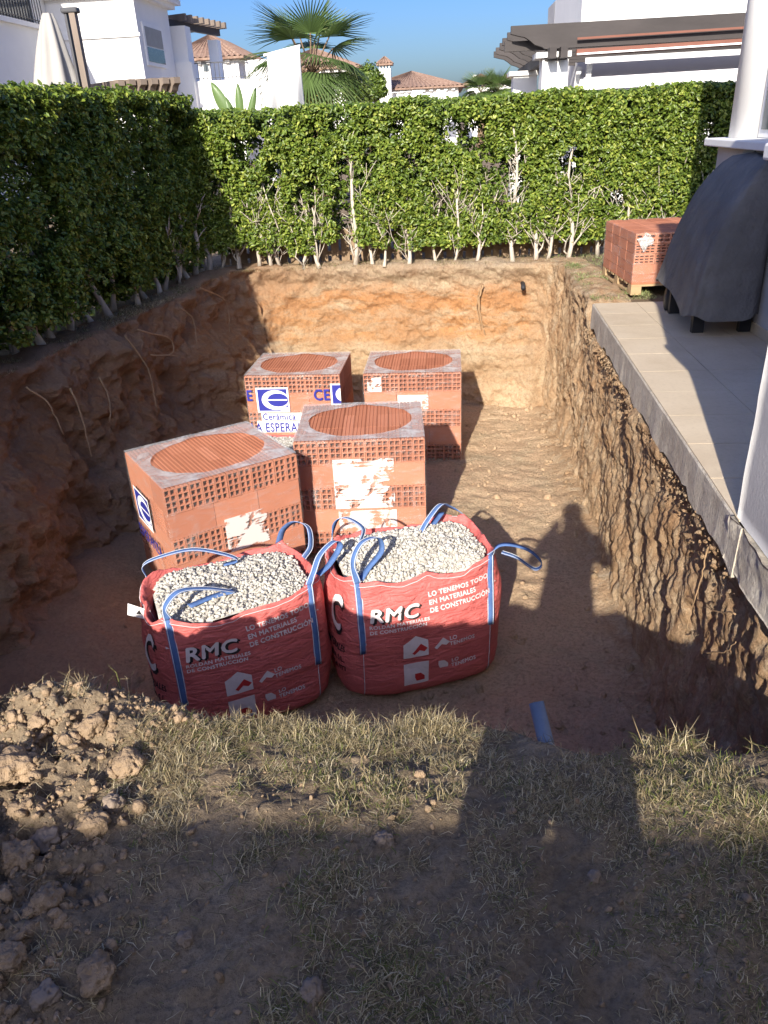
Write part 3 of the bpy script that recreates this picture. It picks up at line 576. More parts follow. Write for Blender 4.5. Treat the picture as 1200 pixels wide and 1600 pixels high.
def brick_stack(name, loc, rz, label, group):
    st = empty(name, loc, rz, label, 'brick pallet', group)
    for L_ in range(NL):
        z = L_ * BH + .0; top = L_ == NL - 1
        if L_ % 2 == 0:
            for i in range(11):
                x = -WX / 2 + WX / 11 * (i + .5)
                for j in range(3):
                    if j == 1 and not top and i not in (0, 10): continue
                    brick(bm_a, st, x, -WY / 2 + BLa * (j + .5), z, math.pi if j == 2 else 0)
        else:
            for i in range(3):
                for j in range(9):
                    if i == 1 and j not in (0, 8): continue
                    brick(bm_b, st, -WX / 2 + WX / 3 * (i + .5), -WY / 2 + WY / 9 * (j + .5), z, math.pi / 2 if i == 2 else -math.pi / 2)
    film_shell(st, WX, WY, NL * BH)
    return st
def place_stack(name, fl, fr, ztop, label):
    """fl, fr: photo pixels of the two front top corners"""
    a, b = atz(*fl, ztop), atz(*fr, ztop); d = (b - a); rz = math.atan2(d.y, d.x); mid = (a + b) / 2; nrm = Vector((-math.sin(rz), math.cos(rz), 0)); c = mid + nrm * WY / 2
    return brick_stack(name, (c.x, c.y, ztop - NL * BH), rz, label, 'wrapped brick pallets in the pit')
st_rb = place_stack('brick_pallet', (568, 585), (720, 582), -.775, 'wrapped pallet of hollow bricks at the back right, casting shadow on pit floor')
st_mid = place_stack('brick_pallet', (455, 692), (666, 684), -.625, 'middle brick pallet with torn white print behind the right red bag')
st_fl = place_stack('brick_pallet', (240, 770), (474, 706), -.60, 'nearest brick pallet, set at an angle behind the left red bag')
st_bl = place_stack('brick_pallet', (384, 588), (527, 586), -.77, 'wrapped brick pallet with blue and white printed emblem at the back')
ZT = NL * BH; YF = -WY / 2 - .0165
face_patch(st_mid, 'torn_print', -.22, .27, .42, .86, YF); face_patch(st_mid, 'torn_print', -.2, .28, .0, .40, YF)
face_patch(st_fl, 'torn_print', -.12, .22, .38, .66, YF); face_patch(st_rb, 'torn_print', -.16, .17, .62, .78, YF); face_patch(st_rb, 'torn_print', -.48, -.33, .82, .98, YF)
# printed film on the back pallet
def flat(par, name, mat, pts2, y, faces=None, fn=None, lay=None):
    n = len(pts2); me = bpy.data.meshes.new(name); me.from_pydata([fn(u, v, y - (lay[i] if lay else 0)) if fn else (u, y - (lay[i] if lay else 0), v) for i, (u, v) in enumerate(pts2)], [], faces or [tuple(range(n))]); me.update(); return add_obj(name, me, mat, par)
def ellipse(cx, cz, a, b, a0=0, a1=2 * math.pi, n=28): return [(cx + a * math.cos(a0 + (a1 - a0) * i / n), cz + b * math.sin(a0 + (a1 - a0) * i / n)) for i in range(n + (a1 - a0 < 6.2))]
rect = lambda a, b, c, d: [(a, b), (c, b), (c, d), (a, d)]
def emblem(par, x0, x1, z0, z1, y, fn=None, cut=None):
    w, h = x1 - x0, z1 - z0; cx, cz = (x0 + x1) / 2, (z0 + z1) / 2; cl = (lambda P: [(min(u, cut), v) for u, v in P]) if cut else (lambda P: P)
    fl_ = lambda nm, mt, P, k: flat(par, nm, mt, cl(P), y - .0006 * k, fn=fn)
    fl_('label_panel', 'paper_white', rect(x0, z0, x1, z1), 0); fl_('label_emblem', 'label_blue', rect(x0 + .05 * w, z0 + .06 * h, x1 - .05 * w, z1 - .06 * h), 1)
    fl_('label_emblem', 'paper_white', ellipse(cx + .08 * w, cz, .42 * w, .40 * h), 2); fl_('label_emblem', 'label_blue', ellipse(cx + .16 * w, cz, .32 * w, .27 * h), 3)
    fl_('label_emblem', 'paper_white', rect(cx + .22 * w, z0 + .06 * h, x1, z0 + .2 * h), 4); fl_('label_emblem', 'paper_white', rect(cx - .2 * w, cz - .02 * h, x1 - .05 * w, cz + .03 * h), 4)
def flat_text(par, body, size, x, z, y, mat, bold=0, shear=0, align='LEFT', fn=None, wscale=1.0):
    vs_, fs_ = text2d(body, size, bold, shear, align); return flat(par, 'lettering', mat, [(x + a * wscale, z + b) for a, b, c in vs_], y, fs_, fn=fn, lay=[c for a, b, c in vs_])
X0 = -WX / 2
emblem(st_bl, X0 + .115, X0 + .475, ZT - .405, ZT - .125, YF - .002)
emblem(st_bl, X0 + .94, X0 + 1.28, ZT - .33, ZT - .09, YF - .002, cut=WX / 2 + .003)
flat(st_bl, 'label_panel', 'paper_white', rect(X0 + .15, ZT - .50, X0 + .62, ZT - .415), YF - .001); flat(st_bl, 'label_panel', 'paper_white', rect(X0 + .09, ZT - .64, X0 + .80, ZT - .508), YF - .001)
flat_text(st_bl, 'Cerámica', .105, X0 + .16, ZT - .49, YF - .004, 'label_blue', .0022, wscale=.85); flat_text(st_bl, 'LA ESPERANZA', .145, X0 + .015, ZT - .63, YF - .004, 'label_blue', .003, wscale=.72)
flat_text(st_bl, 'CE', .17, X0 + .75, ZT - .27, YF - .002, 'label_blue', .004, wscale=.85); flat_text(st_bl, 'E', .17, X0 + .005, ZT - .27, YF - .002, 'label_blue', .004, wscale=.8)
lf = lambda u, v, y: (-(WX / 2) - .018 + (y - YF), -u, v)
emblem(st_fl, -.30, .06, ZT - .50, ZT - .22, YF - .002, fn=lf); flat_text(st_fl, 'ESPERANZA', .14, -.36, ZT - .66, YF - .003, 'label_blue', .003, fn=lf, wscale=.7)
# ------------------------------------------------------------------ brick pallet on the terrace side
tp = empty('brick_pallet', (0, 0, 0), 0, 'film wrapped brick stack on a wooden pallet beside the covered barbecue', 'brick pallet', 'brick pallets')
fl0 = atz(985, 461, .005); bl0 = atz(937, 427, .005); dv = Vector((fl0.x - bl0.x, fl0.y - bl0.y, 0)); rz = math.atan2(dv.y, dv.x) + math.pi / 2
PW, PD = 1.0, 1.12; tp.location = (fl0.x + (math.cos(rz) * PW / 2 - math.sin(rz) * PD / 2), fl0.y + (math.sin(rz) * PW / 2 + math.cos(rz) * PD / 2), .002); tp.rotation_euler = (0, 0, rz)
for x in (-.45, 0, .45): MB().box((x, 0, .0105), (.1, PD, .02)).build('bottom_board', 'pallet_wood', tp)
for x in (-.45, 0, .45):
    for y in (-PD / 2 + .06, 0, PD / 2 - .06): MB().box((x, y, .05), (.1, .12, .058)).build('block', 'pallet_wood', tp)
for i in range(7): MB().box((0, -PD / 2 + .05 + i * (PD - .1) / 6, .09), (PW, .1, .02)).build('top_board', 'pallet_wood', tp)
h0 = .101; LH = .094
bt_h = brick_mesh('brick', .198, .27, LH - .004, 4, 3, .012, .06, 1); bt_e = brick_mesh('brick', .198, .27, LH - .004, 3, 2, .014, .06, 1)
for L_ in range(5):
    z = h0 + L_ * LH
    for i in range(5):
        for j in range(4):
            if 0 < i < 4 and 0 < j < 3 and L_ < 4: continue
            x = -PW / 2 + .2 * (i + .5); y = -PD / 2 + .28 * (j + .5)
            if L_ in (0, 1): brick(bt_e, tp, x, y, z, math.pi)
            elif L_ < 4: brick(bt_h, tp, x, y, z, math.pi if j == 3 else 0)
            else: brick(bt_e, tp, x, y, z, math.pi if j == 3 else 0)
fs0 = len(COL.objects)
film_shell(tp, PW, PD, h0 + 5 * LH, oval=False, zb=h0)
m2 = MB()
for (x, z) in ((.32, .42), (-.42, .50)):
    m2 = MB(); V = []; 
    for i in range(60): a = random.uniform(0, 6.28); r = random.uniform(0, .09); V.append((x + r * math.cos(a), -PD / 2 - .02 - random.uniform(0, .025), z + r * 1.2 * math.sin(a)))
    m2.add(V, [tuple(random.sample(range(60), 3)) for _ in range(45)]); tag(m2.build('film_knot', 'film_top', tp), kind='stuff')
# ================================================================== BIG BAGS
HB = .93; NE = 3.6
def bag_a(z): return .465 + .05 * math.sin(math.pi * min(max((z + .05) / 1.0, 0), 1)) ** .8 - .05 * max(0, 1 - z / .09) ** 2
def bag_pt(face, x, z, off=0.0, seed=0):
    a = bag_a(z); x = max(-a * .999, min(a * .999, x)); y = -a * (1 - abs(x / a) ** NE) ** (1 / NE)
    d = .016 * float(fbm(x * 4 + face * 3.7, z * 3.2, seed=300 + seed, oct=3)) + .010 * (.5 - abs(float(fbm(x * 5 + z * 3 + face * 5.1, z * 6 - x * 2, seed=340 + seed, oct=2)))) + off
    c = bag_cs[face]; X, Y = x * c[0] - (y - d) * c[1], x * c[1] + (y - d) * c[0]; return (X, Y, z)
bag_cs = [(math.cos(k * math.pi / 2), math.sin(k * math.pi / 2)) for k in range(4)]   # 0 front, 1 right, 2 back, 3 left
def catmull(P, m=8):
    P = [Vector(p) for p in P]; P = [P[0] * 2 - P[1]] + P + [P[-1] * 2 - P[-2]]; out = []
    for i in range(1, len(P) - 2):
        for q in range(m):
            t = q / m; a, b, c, d = P[i - 1:i + 3]; out.append(.5 * ((2 * b) + (c - a) * t + (2 * a - 5 * b + 4 * c - d) * t * t + (3 * b - a - 3 * c + d) * t ** 3))
    out.append(P[-2]); return out
def make_bag(loc, rz, label, seed, sag, heap, loops):
    bag = empty('bulk_bag', loc, rz, label, 'bulk bag', 'red bulk bags of gravel')
    NP_ = 26; NZ = 34; V = []; R = random.Random(seed)
    def rimz(face, x):
        u = abs(x / .43); return HB - .02 - sag * (1 - min(u, 1) ** 2.5) + .022 * float(vnoise(x * 7 + face * 9, seed, seed=seed)) + .01 * float(vnoise(x * 19 + face * 9, seed, seed=seed))
    cols_ = []
    for f in range(4):
        for i in range(NP_):
            p = -1 + 2 * i / NP_; colv = []
            zr = rimz(f, p * .43)
            for j in range(NZ):
                z = zr * (j / (NZ - 1)) ** .9; a = bag_a(z); r = (abs(p) ** NE + 1) ** (-1 / NE); x = a * p * r; colv.append(bag_pt(f, x, z, 0, seed) if j else bag_pt(f, x * .97, 0, -.015, seed))
            top = Vector(colv[-1]); inn = Vector((top.x, top.y, 0)).normalized()
            for (di, dz) in ((.006, .004), (.014, -.004), (.03, -.05), (.05, -.13)): q = top - inn * di; colv.append((q.x, q.y, top.z + dz))
            cols_.append(colv)
    nv = len(cols_[0]); V = np.array(cols_).reshape(-1, 3); Fq = grid_faces(4 * NP_, nv, closed_u=True)
    me = np_mesh('sack', V, Fq, smooth=True); sack = add_obj('sack', me, 'bag_red', bag)
    m2 = MB(); base = [V[i * nv] for i in range(4 * NP_)]; m2.add(base, [tuple(range(4 * NP_))]); m2.build('base', 'bag_red', bag)
    # gravel
    def gz(x, y): 
        r = max(abs(x), abs(y)) / .42; return HB - .05 - sag * .6 + heap * (1 - min(r, 1) ** 2) + .012 * float(fbm(x * 7, y * 7, seed=seed + 3, oct=2))
    n = 30; U = np.linspace(-.425, .425, n); bed = np.array([(u, w, gz(u, w) - .012) for u in U for w in U]); rr = (np.abs(bed[:, 0] / .43) ** NE + np.abs(bed[:, 1] / .43) ** NE); bed[:, 2] -= .12 * (rr > 1.0)
    protos = []
    for k in range(7):
        me = rock_mesh('c', 1, 400 + k, 1, (1, .8, .6), .55); protos.append((np.array([v.co[:] for v in me.vertices]), np.array([p.vertices[:] for p in me.polygons]))); bpy.data.meshes.remove(me)
    Vs, Fs, off = [], [], 0
    for q in range(3400):
        x, y = R.uniform(-.42, .42), R.uniform(-.42, .42)
        if (abs(x) / .425) ** NE + (abs(y) / .425) ** NE > 1: continue
        P, F_ = protos[R.randrange(7)]; r = .0055 + .0125 * R.random() ** 1.7; Rm = np.array(Euler((R.uniform(0, 6), R.uniform(0, 6), R.uniform(0, 6))).to_matrix())
        Vs.append(P @ Rm.T * r + (x, y, gz(x, y) + R.uniform(-.008, .006))); Fs.append(F_ + off); off += len(P)
    gb = add_obj('gravel_bed', np_mesh('gravel_bed', bed, grid_faces(n, n), smooth=True), 'gravel', bag)
    tag(add_obj('gravel', np_mesh('gravel', np.concatenate(Vs), np.concatenate(Fs)), 'gravel', bag), kind='stuff')
    # white stitched hem
    for f in range(4):
        pts = [bag_pt(f, -.42 + .84 * i / 40, rimz(f, -.42 + .84 * i / 40) - .022, .003, seed) for i in range(41)]; MB().tube(pts, .0022, 4).build('hem_stitching', 'print_white', bag)
    # straps up each corner, ending in a loop
    def strap(f, x, zlo, loop):
        zt = rimz(f, x); up_ = [Vector(bag_pt(f, x, zlo + (zt - zlo) * i / 14, .005, seed)) for i in range(15)]
        c = bag_cs[f]; nout = Vector((c[1], -c[0], 0)); path = up_ ; N = [nout] * 15
        m2 = MB(); m2.ribbon(path, N, .042, .003); o = m2.build('strap', 'strap_blue', bag)
        m3 = MB(); 
        for sgn in (-1, 1): m3.ribbon([q + nout * .002 + Vector((c[0], c[1], 0)) * sgn * .0165 for q in path], N, .004, .003)
        m3.build('edge_stripe', 'strap_edge', o)
        if loop:
            Lp = catmull([path[-1]] + [Vector(q) for q in loop], 8); cen = sum(Lp, Vector()) / len(Lp); bn = Vector()
            for a, b in zip(Lp[:-1], Lp[1:]): bn += (a - cen).cross(b - cen)
            bn.normalize(); lat = Vector((c[0], c[1], 0)); N2 = []
            for i, q in enumerate(Lp):
                t = (Lp[min(i + 1, len(Lp) - 1)] - Lp[max(i - 1, 0)]).normalized(); wgt = min(1, i / 6); s_ = (lat * (1 - wgt) + (bn if bn.dot(lat) >= 0 else -bn) * wgt).normalized(); N2.append(s_.cross(t) if (s_.cross(t)).dot(nout) > 0 or i > 3 else t.cross(s_))
            o2 = MB().ribbon(Lp, N2, .042, .003).build('strap_loop', 'strap_blue', bag); m3 = MB()
            for sgn in (-1, 1):
                pl = []
                for i, q in enumerate(Lp):
                    t = (Lp[min(i + 1, len(Lp) - 1)] - Lp[max(i - 1, 0)]).normalized(); sd = t.cross(N2[i]).normalized(); pl.append(q + sd * sgn * .0165 + sd.cross(t) * .001)
                m3.ribbon(pl, N2, .004, .0035)
            m3.build('edge_stripe', 'strap_edge', o2)
        pts = [bag_pt(f, x, .03 + (zlo - .03) * i / 12, .002, seed) for i in range(13)]; MB().tube(pts, .0025, 4).build('seam_stitching', 'strap_edge', bag)
    for f, x, zlo, lp in loops: strap(f, x, zlo, lp)
    # print
    def wrap(vs2, fs2, f, x, z, mat, off, name='lettering', rot=0.0):
        ca, sa = math.cos(rot), math.sin(rot); P = []
        for (a, b, *c) in vs2: P.append(bag_pt(f, x + a * ca - b * sa, z + a * sa + b * ca, off + (c[0] if c else 0), seed))
        me = bpy.data.meshes.new(name); me.from_pydata(P, [], fs2); me.update(); return add_obj(name, me, mat, bag)
    def word(body, size, f, x, z, mat='print_white', bold=.0, shear=0, rot=0.0, off=.004, ws=1.0, align='LEFT'):
        v_, f_ = text2d(body, size, bold, shear, align); return wrap([(a * ws, b, c) for a, b, c in v_], f_, f, x, z, mat, off, rot=rot)
    def poly(pts, f, x, z, mat='print_white', off=.004, rot=0.0):
        m_ = bmesh.new(); vv = [m_.verts.new((a, b, 0)) for a, b in pts]; m_.faces.new(vv); bmesh.ops.triangulate(m_, faces=m_.faces); bmesh.ops.subdivide_edges(m_, edges=m_.edges, cuts=3, use_grid_fill=True); bmesh.ops.triangulate(m_, faces=m_.faces)
        m_.verts.index_update(); v_ = [tuple(q.co[:2]) for q in m_.verts]; f_ = [tuple(q.index for q in g.verts) for g in m_.faces]; m_.free(); return wrap(v_, f_, f, x, z, mat, off, 'printed_icon', rot)
    word('RMC', .13, 0, -.335, .612, 'print_black', .009, .12, ws=1.0, off=.004); word('RMC', .13, 0, -.345, .622, 'print_white', .004, .12, off=.0068)
    word('ROLDÁN MATERIALES', .033, 0, -.345, .575, bold=.0010); word('DE CONSTRUCCIÓN', .033, 0, -.345, .54, bold=.0010)
    word('LO TENEMOS TODO', .047, 0, .0, .735, bold=.0016, rot=.09, ws=.80); word('EN MATERIALES', .047, 0, .003, .68, bold=.0016, rot=.09, ws=.80); word('DE CONSTRUCCIÓN', .047, 0, .006, .625, bold=.0016, rot=.09, ws=.80)
    house = [(-.075, 0), (.075, 0), (.075, .11), (0, .16), (-.075, .11)]; hammer = [(-.045, .03), (-.03, .015), (.0, .045), (.03, .03), (.05, .05), (.01, .09), (-.01, .07), (.0, .06)]
    poly(house, 0, -.085, .32); poly(hammer, 0, -.065, .325, 'print_red', .006); poly(hammer, 0, .07, .335); word('LO', .04, 0, .12, .395, ws=.85, rot=.05, bold=.001); word('TENEMOS', .04, 0, .12, .355, ws=.85, rot=.05, bold=.001)
    poly(rect(-.075, 0, .075, .17), 0, -.085, .105); pz = [(0, 0), (.05, 0), (.05, .03), (.025, .03), (.025, .06), (-.01, .06), (-.01, .03), (0, .03)]
    poly(pz, 0, -.085, .13, 'print_red', .006); poly(pz, 0, .06, .19); word('LO', .04, 0, .13, .225, ws=.85, rot=.05, bold=.001); word('TENEMOS', .04, 0, .13, .185, ws=.85, rot=.05, bold=.001)
    for f in (3, 1): word('C', .34, f, .13, .50, 'print_black', .02, .1, ws=.8); word('C', .34, f, .12, .515, 'print_white', .008, .1, off=.0062, ws=.8)
    for f in (3, 1):
        for i, tx_ in enumerate(('MATERIALES', 'CONSTRUCCIÓN, S.L.', 'Tel. 977')): word(tx_, .06, f, .36, .38 - i * .075, 'print_black', .001, ws=.8, align='RIGHT')
    return bag
c30 = .40
bagR = make_bag((-.245, 4.40, ZF + .005), math.radians(20), 'right red bulk bag of white gravel, strap loop hanging off its right corner', 31, .045, .085,
    [(0, -.385, .40, [(-.40, -.40, 1.03), (-.34, -.36, 1.13), (-.24, -.30, 1.12), (-.22, -.28, 1.02), (-.30, -.30, .93), (-.36, -.36, .88)]),
     (0, .385, .42, [(.44, -.42, .97), (.53, -.44, .96), (.63, -.46, .90), (.70, -.46, .80), (.66, -.44, .76), (.55, -.42, .86), (.47, -.38, .9)]),
     (1, .37, .42, [(.34, .36, .99), (.26, .28, 1.05), (.16, .18, 1.0), (.1, .14, .92), (.16, .2, .91), (.28, .34, .97)]), (3, -.37, .42, [(-.38, .36, 1.02), (-.32, .3, 1.06), (-.24, .22, 1.0), (-.26, .2, .92)])])
bagL = make_bag((-1.36, 4.05, ZF + .005), math.radians(26), 'left red bulk bag of gravel with white tag, straps flopped over the stones', 57, .06, .05,
    [(0, -.385, .30, [(-.385, -.42, 1.0), (-.30, -.36, 1.05), (-.16, -.30, 1.0), (-.04, -.26, .93), (-.02, -.22, .905), (-.12, -.22, .90), (-.26, -.28, .90)]),
     (0, .385, .33, [(.42, -.40, .98), (.48, -.33, 1.06), (.58, -.26, 1.10), (.62, -.22, 1.04), (.54, -.28, .96), (.46, -.32, .92)]),
     (3, -.37, .42, [(-.44, .34, .98), (-.34, .30, 1.03), (-.16, .28, 1.04), (.0, .24, .98), (.08, .22, .92), (.0, .24, .9)]), (2, -.37, .42, [(.40, .40, .99), (.46, .32, 1.06), (.52, .2, 1.05), (.5, .06, .97), (.44, .0, .92)])])
bagR.scale = (1.12, .74, 1.03); bagL.scale = (1.10, .76, 1.0)
bagB = make_bag((-1.86, 7.28, ZF + .01), math.radians(-8), 'red bulk bag glimpsed in the gap between the printed pallet and the nearest pallet', 83, .05, .04, [(0, -.385, .42, None), (0, .385, .42, None)]); bagB.scale = (.86, .86, .53)
# white tag on the left bag
tg = MB(); tg.prism([(0, 0), (.17, -.02), (.13, .06), (.0, .09)], lambda u, v, d: (u, d, v), 0, .0012)
to = tg.build('tag', 'paper_white', bagL, loc=(-.58, .02, .80), rot=(.1, .25, -.5)); flat(to, 'printed_icon', 'print_black', [(.05, .02), (.085, .02), (.067, .055)], -.001)
# ------------------------------------------------------------------ blue pipe by the near rim
a = atz(838, 1098, -.07); b = atz(853, 1160, -.15)
m2 = MB(); d = (Vector(b) - Vector(a)).normalized(); ref = d.cross(Vector((0, 0, 1))).normalized(); r2 = d.cross(ref); NC = 24; vs_ = []
for q, r in ((0, .024), (.40, .026), (.40, .023), (0, .021)):
    for k in range(NC): an = 2 * math.pi * k / NC; vs_.append(Vector(a) + d * q + (ref * math.cos(an) + r2 * math.sin(an)) * r)
fs_ = [(i * NC + k, i * NC + (k + 1) % NC, ((i + 1) % 4) * NC + (k + 1) % NC, ((i + 1) % 4) * NC + k) for i in range(4) for k in range(NC)]
tag(m2.add(vs_, fs_, True).build('drain_pipe', 'pipe_blue'), 'blue plastic pipe end sticking out of the near pit edge', 'pipe')
p = Vector((.97, 9.99, -.27)); tag(MB().tube([p + Vector((0, .3, .03)), p, p + Vector((-.01, -.12, -.02))], .028, 14).build('pipe_stub', 'black_plastic'), 'short dark pipe stub poking from the sunlit far pit wall', 'pipe')
# ------------------------------------------------------------------ roots hanging out of the walls
def root(pts, r, label, group=None):
    P = catmull(pts, 6); m = len(P); P = [q + Vector((random.uniform(-.006, .006), random.uniform(-.006, .006), random.uniform(-.006, .006))) for q in P]
    tag(MB().tube(P, [r * (1 - .65 * i / m) for i in range(m)], 6).build('root', 'root'), label, 'root', group)
def on_far(px, py): return aty(px, py, 10.0 - .06 + .0)
yw = lambda dz: 10.04 + dz
for i, (pl, r, lab) in enumerate([([(755, 445), (748, 470), (752, 500), (758, 522)], .014, 'thick root hanging down the sunlit far pit wall'), ([(752, 445), (745, 475), (750, 505), (752, 515)], .008, 'thin root beside the thick one on the far wall'),
                                  ([(856, 440), (866, 462), (860, 495), (850, 532)], .012, 'long curved root near the far right pit corner'), ([(852, 445), (853, 490), (848, 520)], .007, 'thin straight root left of the long corner root')]):
    root([aty(x, y, 9.93 if x > 800 else 9.98) for x, y in pl], r, lab)
for i, (pl, lab) in enumerate([([(312, 450), (352, 470), (358, 500), (360, 522)], 'pale root near the shaded far corner of the left pit wall'), ([(195, 525), (230, 575), (245, 640)], 'long straight root on the shaded left pit wall'),
                               ([(215, 515), (265, 530), (268, 552), (235, 555), (283, 556)], 'looped root on the shaded left pit wall'), ([(280, 480), (302, 500), (308, 540)], 'short root right of the looped root on left wall'),
                               ([(110, 605), (130, 660), (142, 715)], 'kinked root low on the shaded left pit wall'), ([(40, 605), (75, 630), (100, 680)], 'thin root on the left pit wall near the picture edge'), ([(155, 590), (170, 620), (173, 660)], 'thin vertical root between the straight and kinked roots')]):
    pts = []
    for k, (x, y) in enumerate(pl):
        yy_ = 5.9 + (x - 20) / 330 * 3.2; t = k / (len(pl) - 1); pts.append(aty(x, y, yy_ + .0) if False else atx(x, y, -3.12 + .4 * (x / 350) + .10 * t))
    root(pts, .009, lab)
for i, (pl, lab) in enumerate([([(1108, 850), (1100, 885), (1088, 930), (1070, 990)], 'long thin root trailing down the right pit wall'), ([(1150, 958), (1120, 955), (1100, 948)], 'short pale root stub on the right pit wall'), ([(1100, 1020), (1130, 1018), (1150, 1005)], 'curved pale root low on the right pit wall')]):
    root([atx(x, y, 1.235) for x, y in pl], .0045, lab)
#@@PART3@@
# ================================================================== HEDGES
def leaves_mesh(name, C, N, size, cols, R):
    """one folded six-point leaf per row; C centre, N facing normal"""
    n = len(C); N = N / np.linalg.norm(N, axis=1)[:, None]; r = R.normal(0, 1, (n, 3)); T = np.cross(N, r); T /= np.linalg.norm(T, axis=1)[:, None]; S = np.cross(N, T)
    l = size[:, None]; w = l * R.uniform(.42, .58, (n, 1)); f = w * .22
    base = C - T * l * .5; tip = C + T * l * .5 - N * l * .08
    l1 = C - T * l * .18 + S * w * .5 + N * f; l2 = C + T * l * .2 + S * w * .42 + N * f; r1 = C - T * l * .18 - S * w * .5 + N * f; r2 = C + T * l * .2 - S * w * .42 + N * f
    V = np.stack([base, l1, l2, tip, r2, r1], 1).reshape(-1, 3); i = np.arange(n) * 6
    Fq = np.concatenate([np.stack([i, i + 3, i + 2, i + 1], -1), np.stack([i, i + 5, i + 4, i + 3], -1)]); return np_mesh(name, V, Fq, np.repeat(cols, 6, 0))
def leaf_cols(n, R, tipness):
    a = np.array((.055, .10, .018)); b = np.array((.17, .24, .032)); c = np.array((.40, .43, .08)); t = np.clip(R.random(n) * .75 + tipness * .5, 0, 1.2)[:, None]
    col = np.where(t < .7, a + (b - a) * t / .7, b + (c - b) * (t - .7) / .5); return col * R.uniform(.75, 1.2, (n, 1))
def hedge_foliage(R, u0, u1, face, depth, zb, zt, nclus, outdir, name, gap_seed, ragged=.04):
    """clusters of leaves on shoot tips filling a slab; face(u)->(x,y) of front, outdir = outward normal"""
    u = R.uniform(u0, u1, nclus); z = zb + (zt - zb) * R.random(nclus) ** .92; d = np.abs(R.exponential(depth * .42, nclus)); d = np.where(d > depth, R.uniform(0, depth, nclus), d)
    topm = R.random(nclus) < .16; z = np.where(topm, zt + .035 - np.abs(R.exponential(.06, nclus)), z); d = np.where(topm, R.uniform(0, depth, nclus), d)
    g = .5 + .5 * fbm(u * 3.3, z * 2.8, seed=gap_seed, oct=4); low = sstep(zb + .45, zb, z) * .5
    keep = R.random(nclus) < np.clip(.02 + 1.5 * sstep(.22, .55, g) - low * .5 + .45 * (d > .3), .04, 1); u, z, d = u[keep], z[keep], d[keep]; m = len(u)
    fx, fy = face(u); O = np.array([*outdir, 0.0]); bulge = ragged * fbm(u * 3, z * 3, seed=gap_seed + 3, oct=3)
    P = np.stack([fx, fy, z + .03 * vnoise(u * 4, 0, seed=gap_seed + 9) + .02 * vnoise(u * 15, 0, seed=gap_seed + 10)], -1) - O * (d - bulge)[:, None]; k = 7
    dirs = O * .7 + R.normal(0, .45, (m, 3)) + np.array([0, 0, .45]); dirs /= np.linalg.norm(dirs, axis=1)[:, None]
    J = R.normal(0, 1, (m, k, 3)); J -= (J * dirs[:, None]).sum(-1, keepdims=True) * dirs[:, None]; J /= np.linalg.norm(J, axis=-1, keepdims=True)
    size = R.uniform(.032, .060, (m, k)); C = P[:, None] + J * size[..., None] * .55 + dirs[:, None] * R.uniform(-.05, .015, (m, k, 1)); N = dirs[:, None] * .9 + J * .55 + np.array([0, 0, .35]) + R.normal(0, .25, (m, k, 3))
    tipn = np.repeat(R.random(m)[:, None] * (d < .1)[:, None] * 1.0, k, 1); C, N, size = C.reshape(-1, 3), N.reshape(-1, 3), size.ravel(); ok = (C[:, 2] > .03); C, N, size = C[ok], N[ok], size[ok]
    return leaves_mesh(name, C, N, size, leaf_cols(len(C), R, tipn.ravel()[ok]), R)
def shrub_trunk(R, base, h, r, outv, sidev, lean, fork, name):
    mb = MB(); base = Vector(base); sv = Vector((*sidev, 0)); ov = Vector((*outv, 0)); pts = []; ns = 9
    for i in range(ns): t = i / (ns - 1); pts.append(base + Vector((0, 0, h * t)) + sv * (lean * t + .035 * math.sin(t * 6 + lean * 60)) + ov * (.06 * math.sin(t * 7 + lean * 90) - .09 * t))
    mb.tube(pts, [r * (1.35 if i == 0 else 1) * (1 - .65 * i / ns) for i in range(ns)], 7)
    for k in range(fork):
        t = .04 + .7 * R.random() ** 1.6; i = int(t * (ns - 1)); p = pts[i] + (pts[i + 1] - pts[i]) * (t * (ns - 1) - i); a = R.uniform(-1, 1); ln = R.uniform(.3, 1.0) * (1.1 - t); q = [p]
        for s_ in range(1, 5): q.append(p + sv * (a * ln * .5 * (s_ / 4) ** .6 + R.normal(0, .02)) + ov * R.uniform(-.05, .05) + Vector((0, 0, ln * s_ / 4)) + Vector(R.normal(0, .012, 3)))
        mb.tube(q, [r * (.22 + .25 * (k % 3 == 0)) * (1 - .65 * s_ / 5) for s_ in range(5)], 5)
        for e in range(3):
            p2 = q[R.integers(1, 4)]; d = sv * R.uniform(-.16, .16) + ov * R.uniform(-.02, .12) + Vector((0, 0, R.uniform(.06, .22))); mb.tube([p2, p2 + d * .5 + Vector(R.normal(0, .01, 3)), p2 + d], [r * .22, r * .18, r * .08], 4)
    return mb
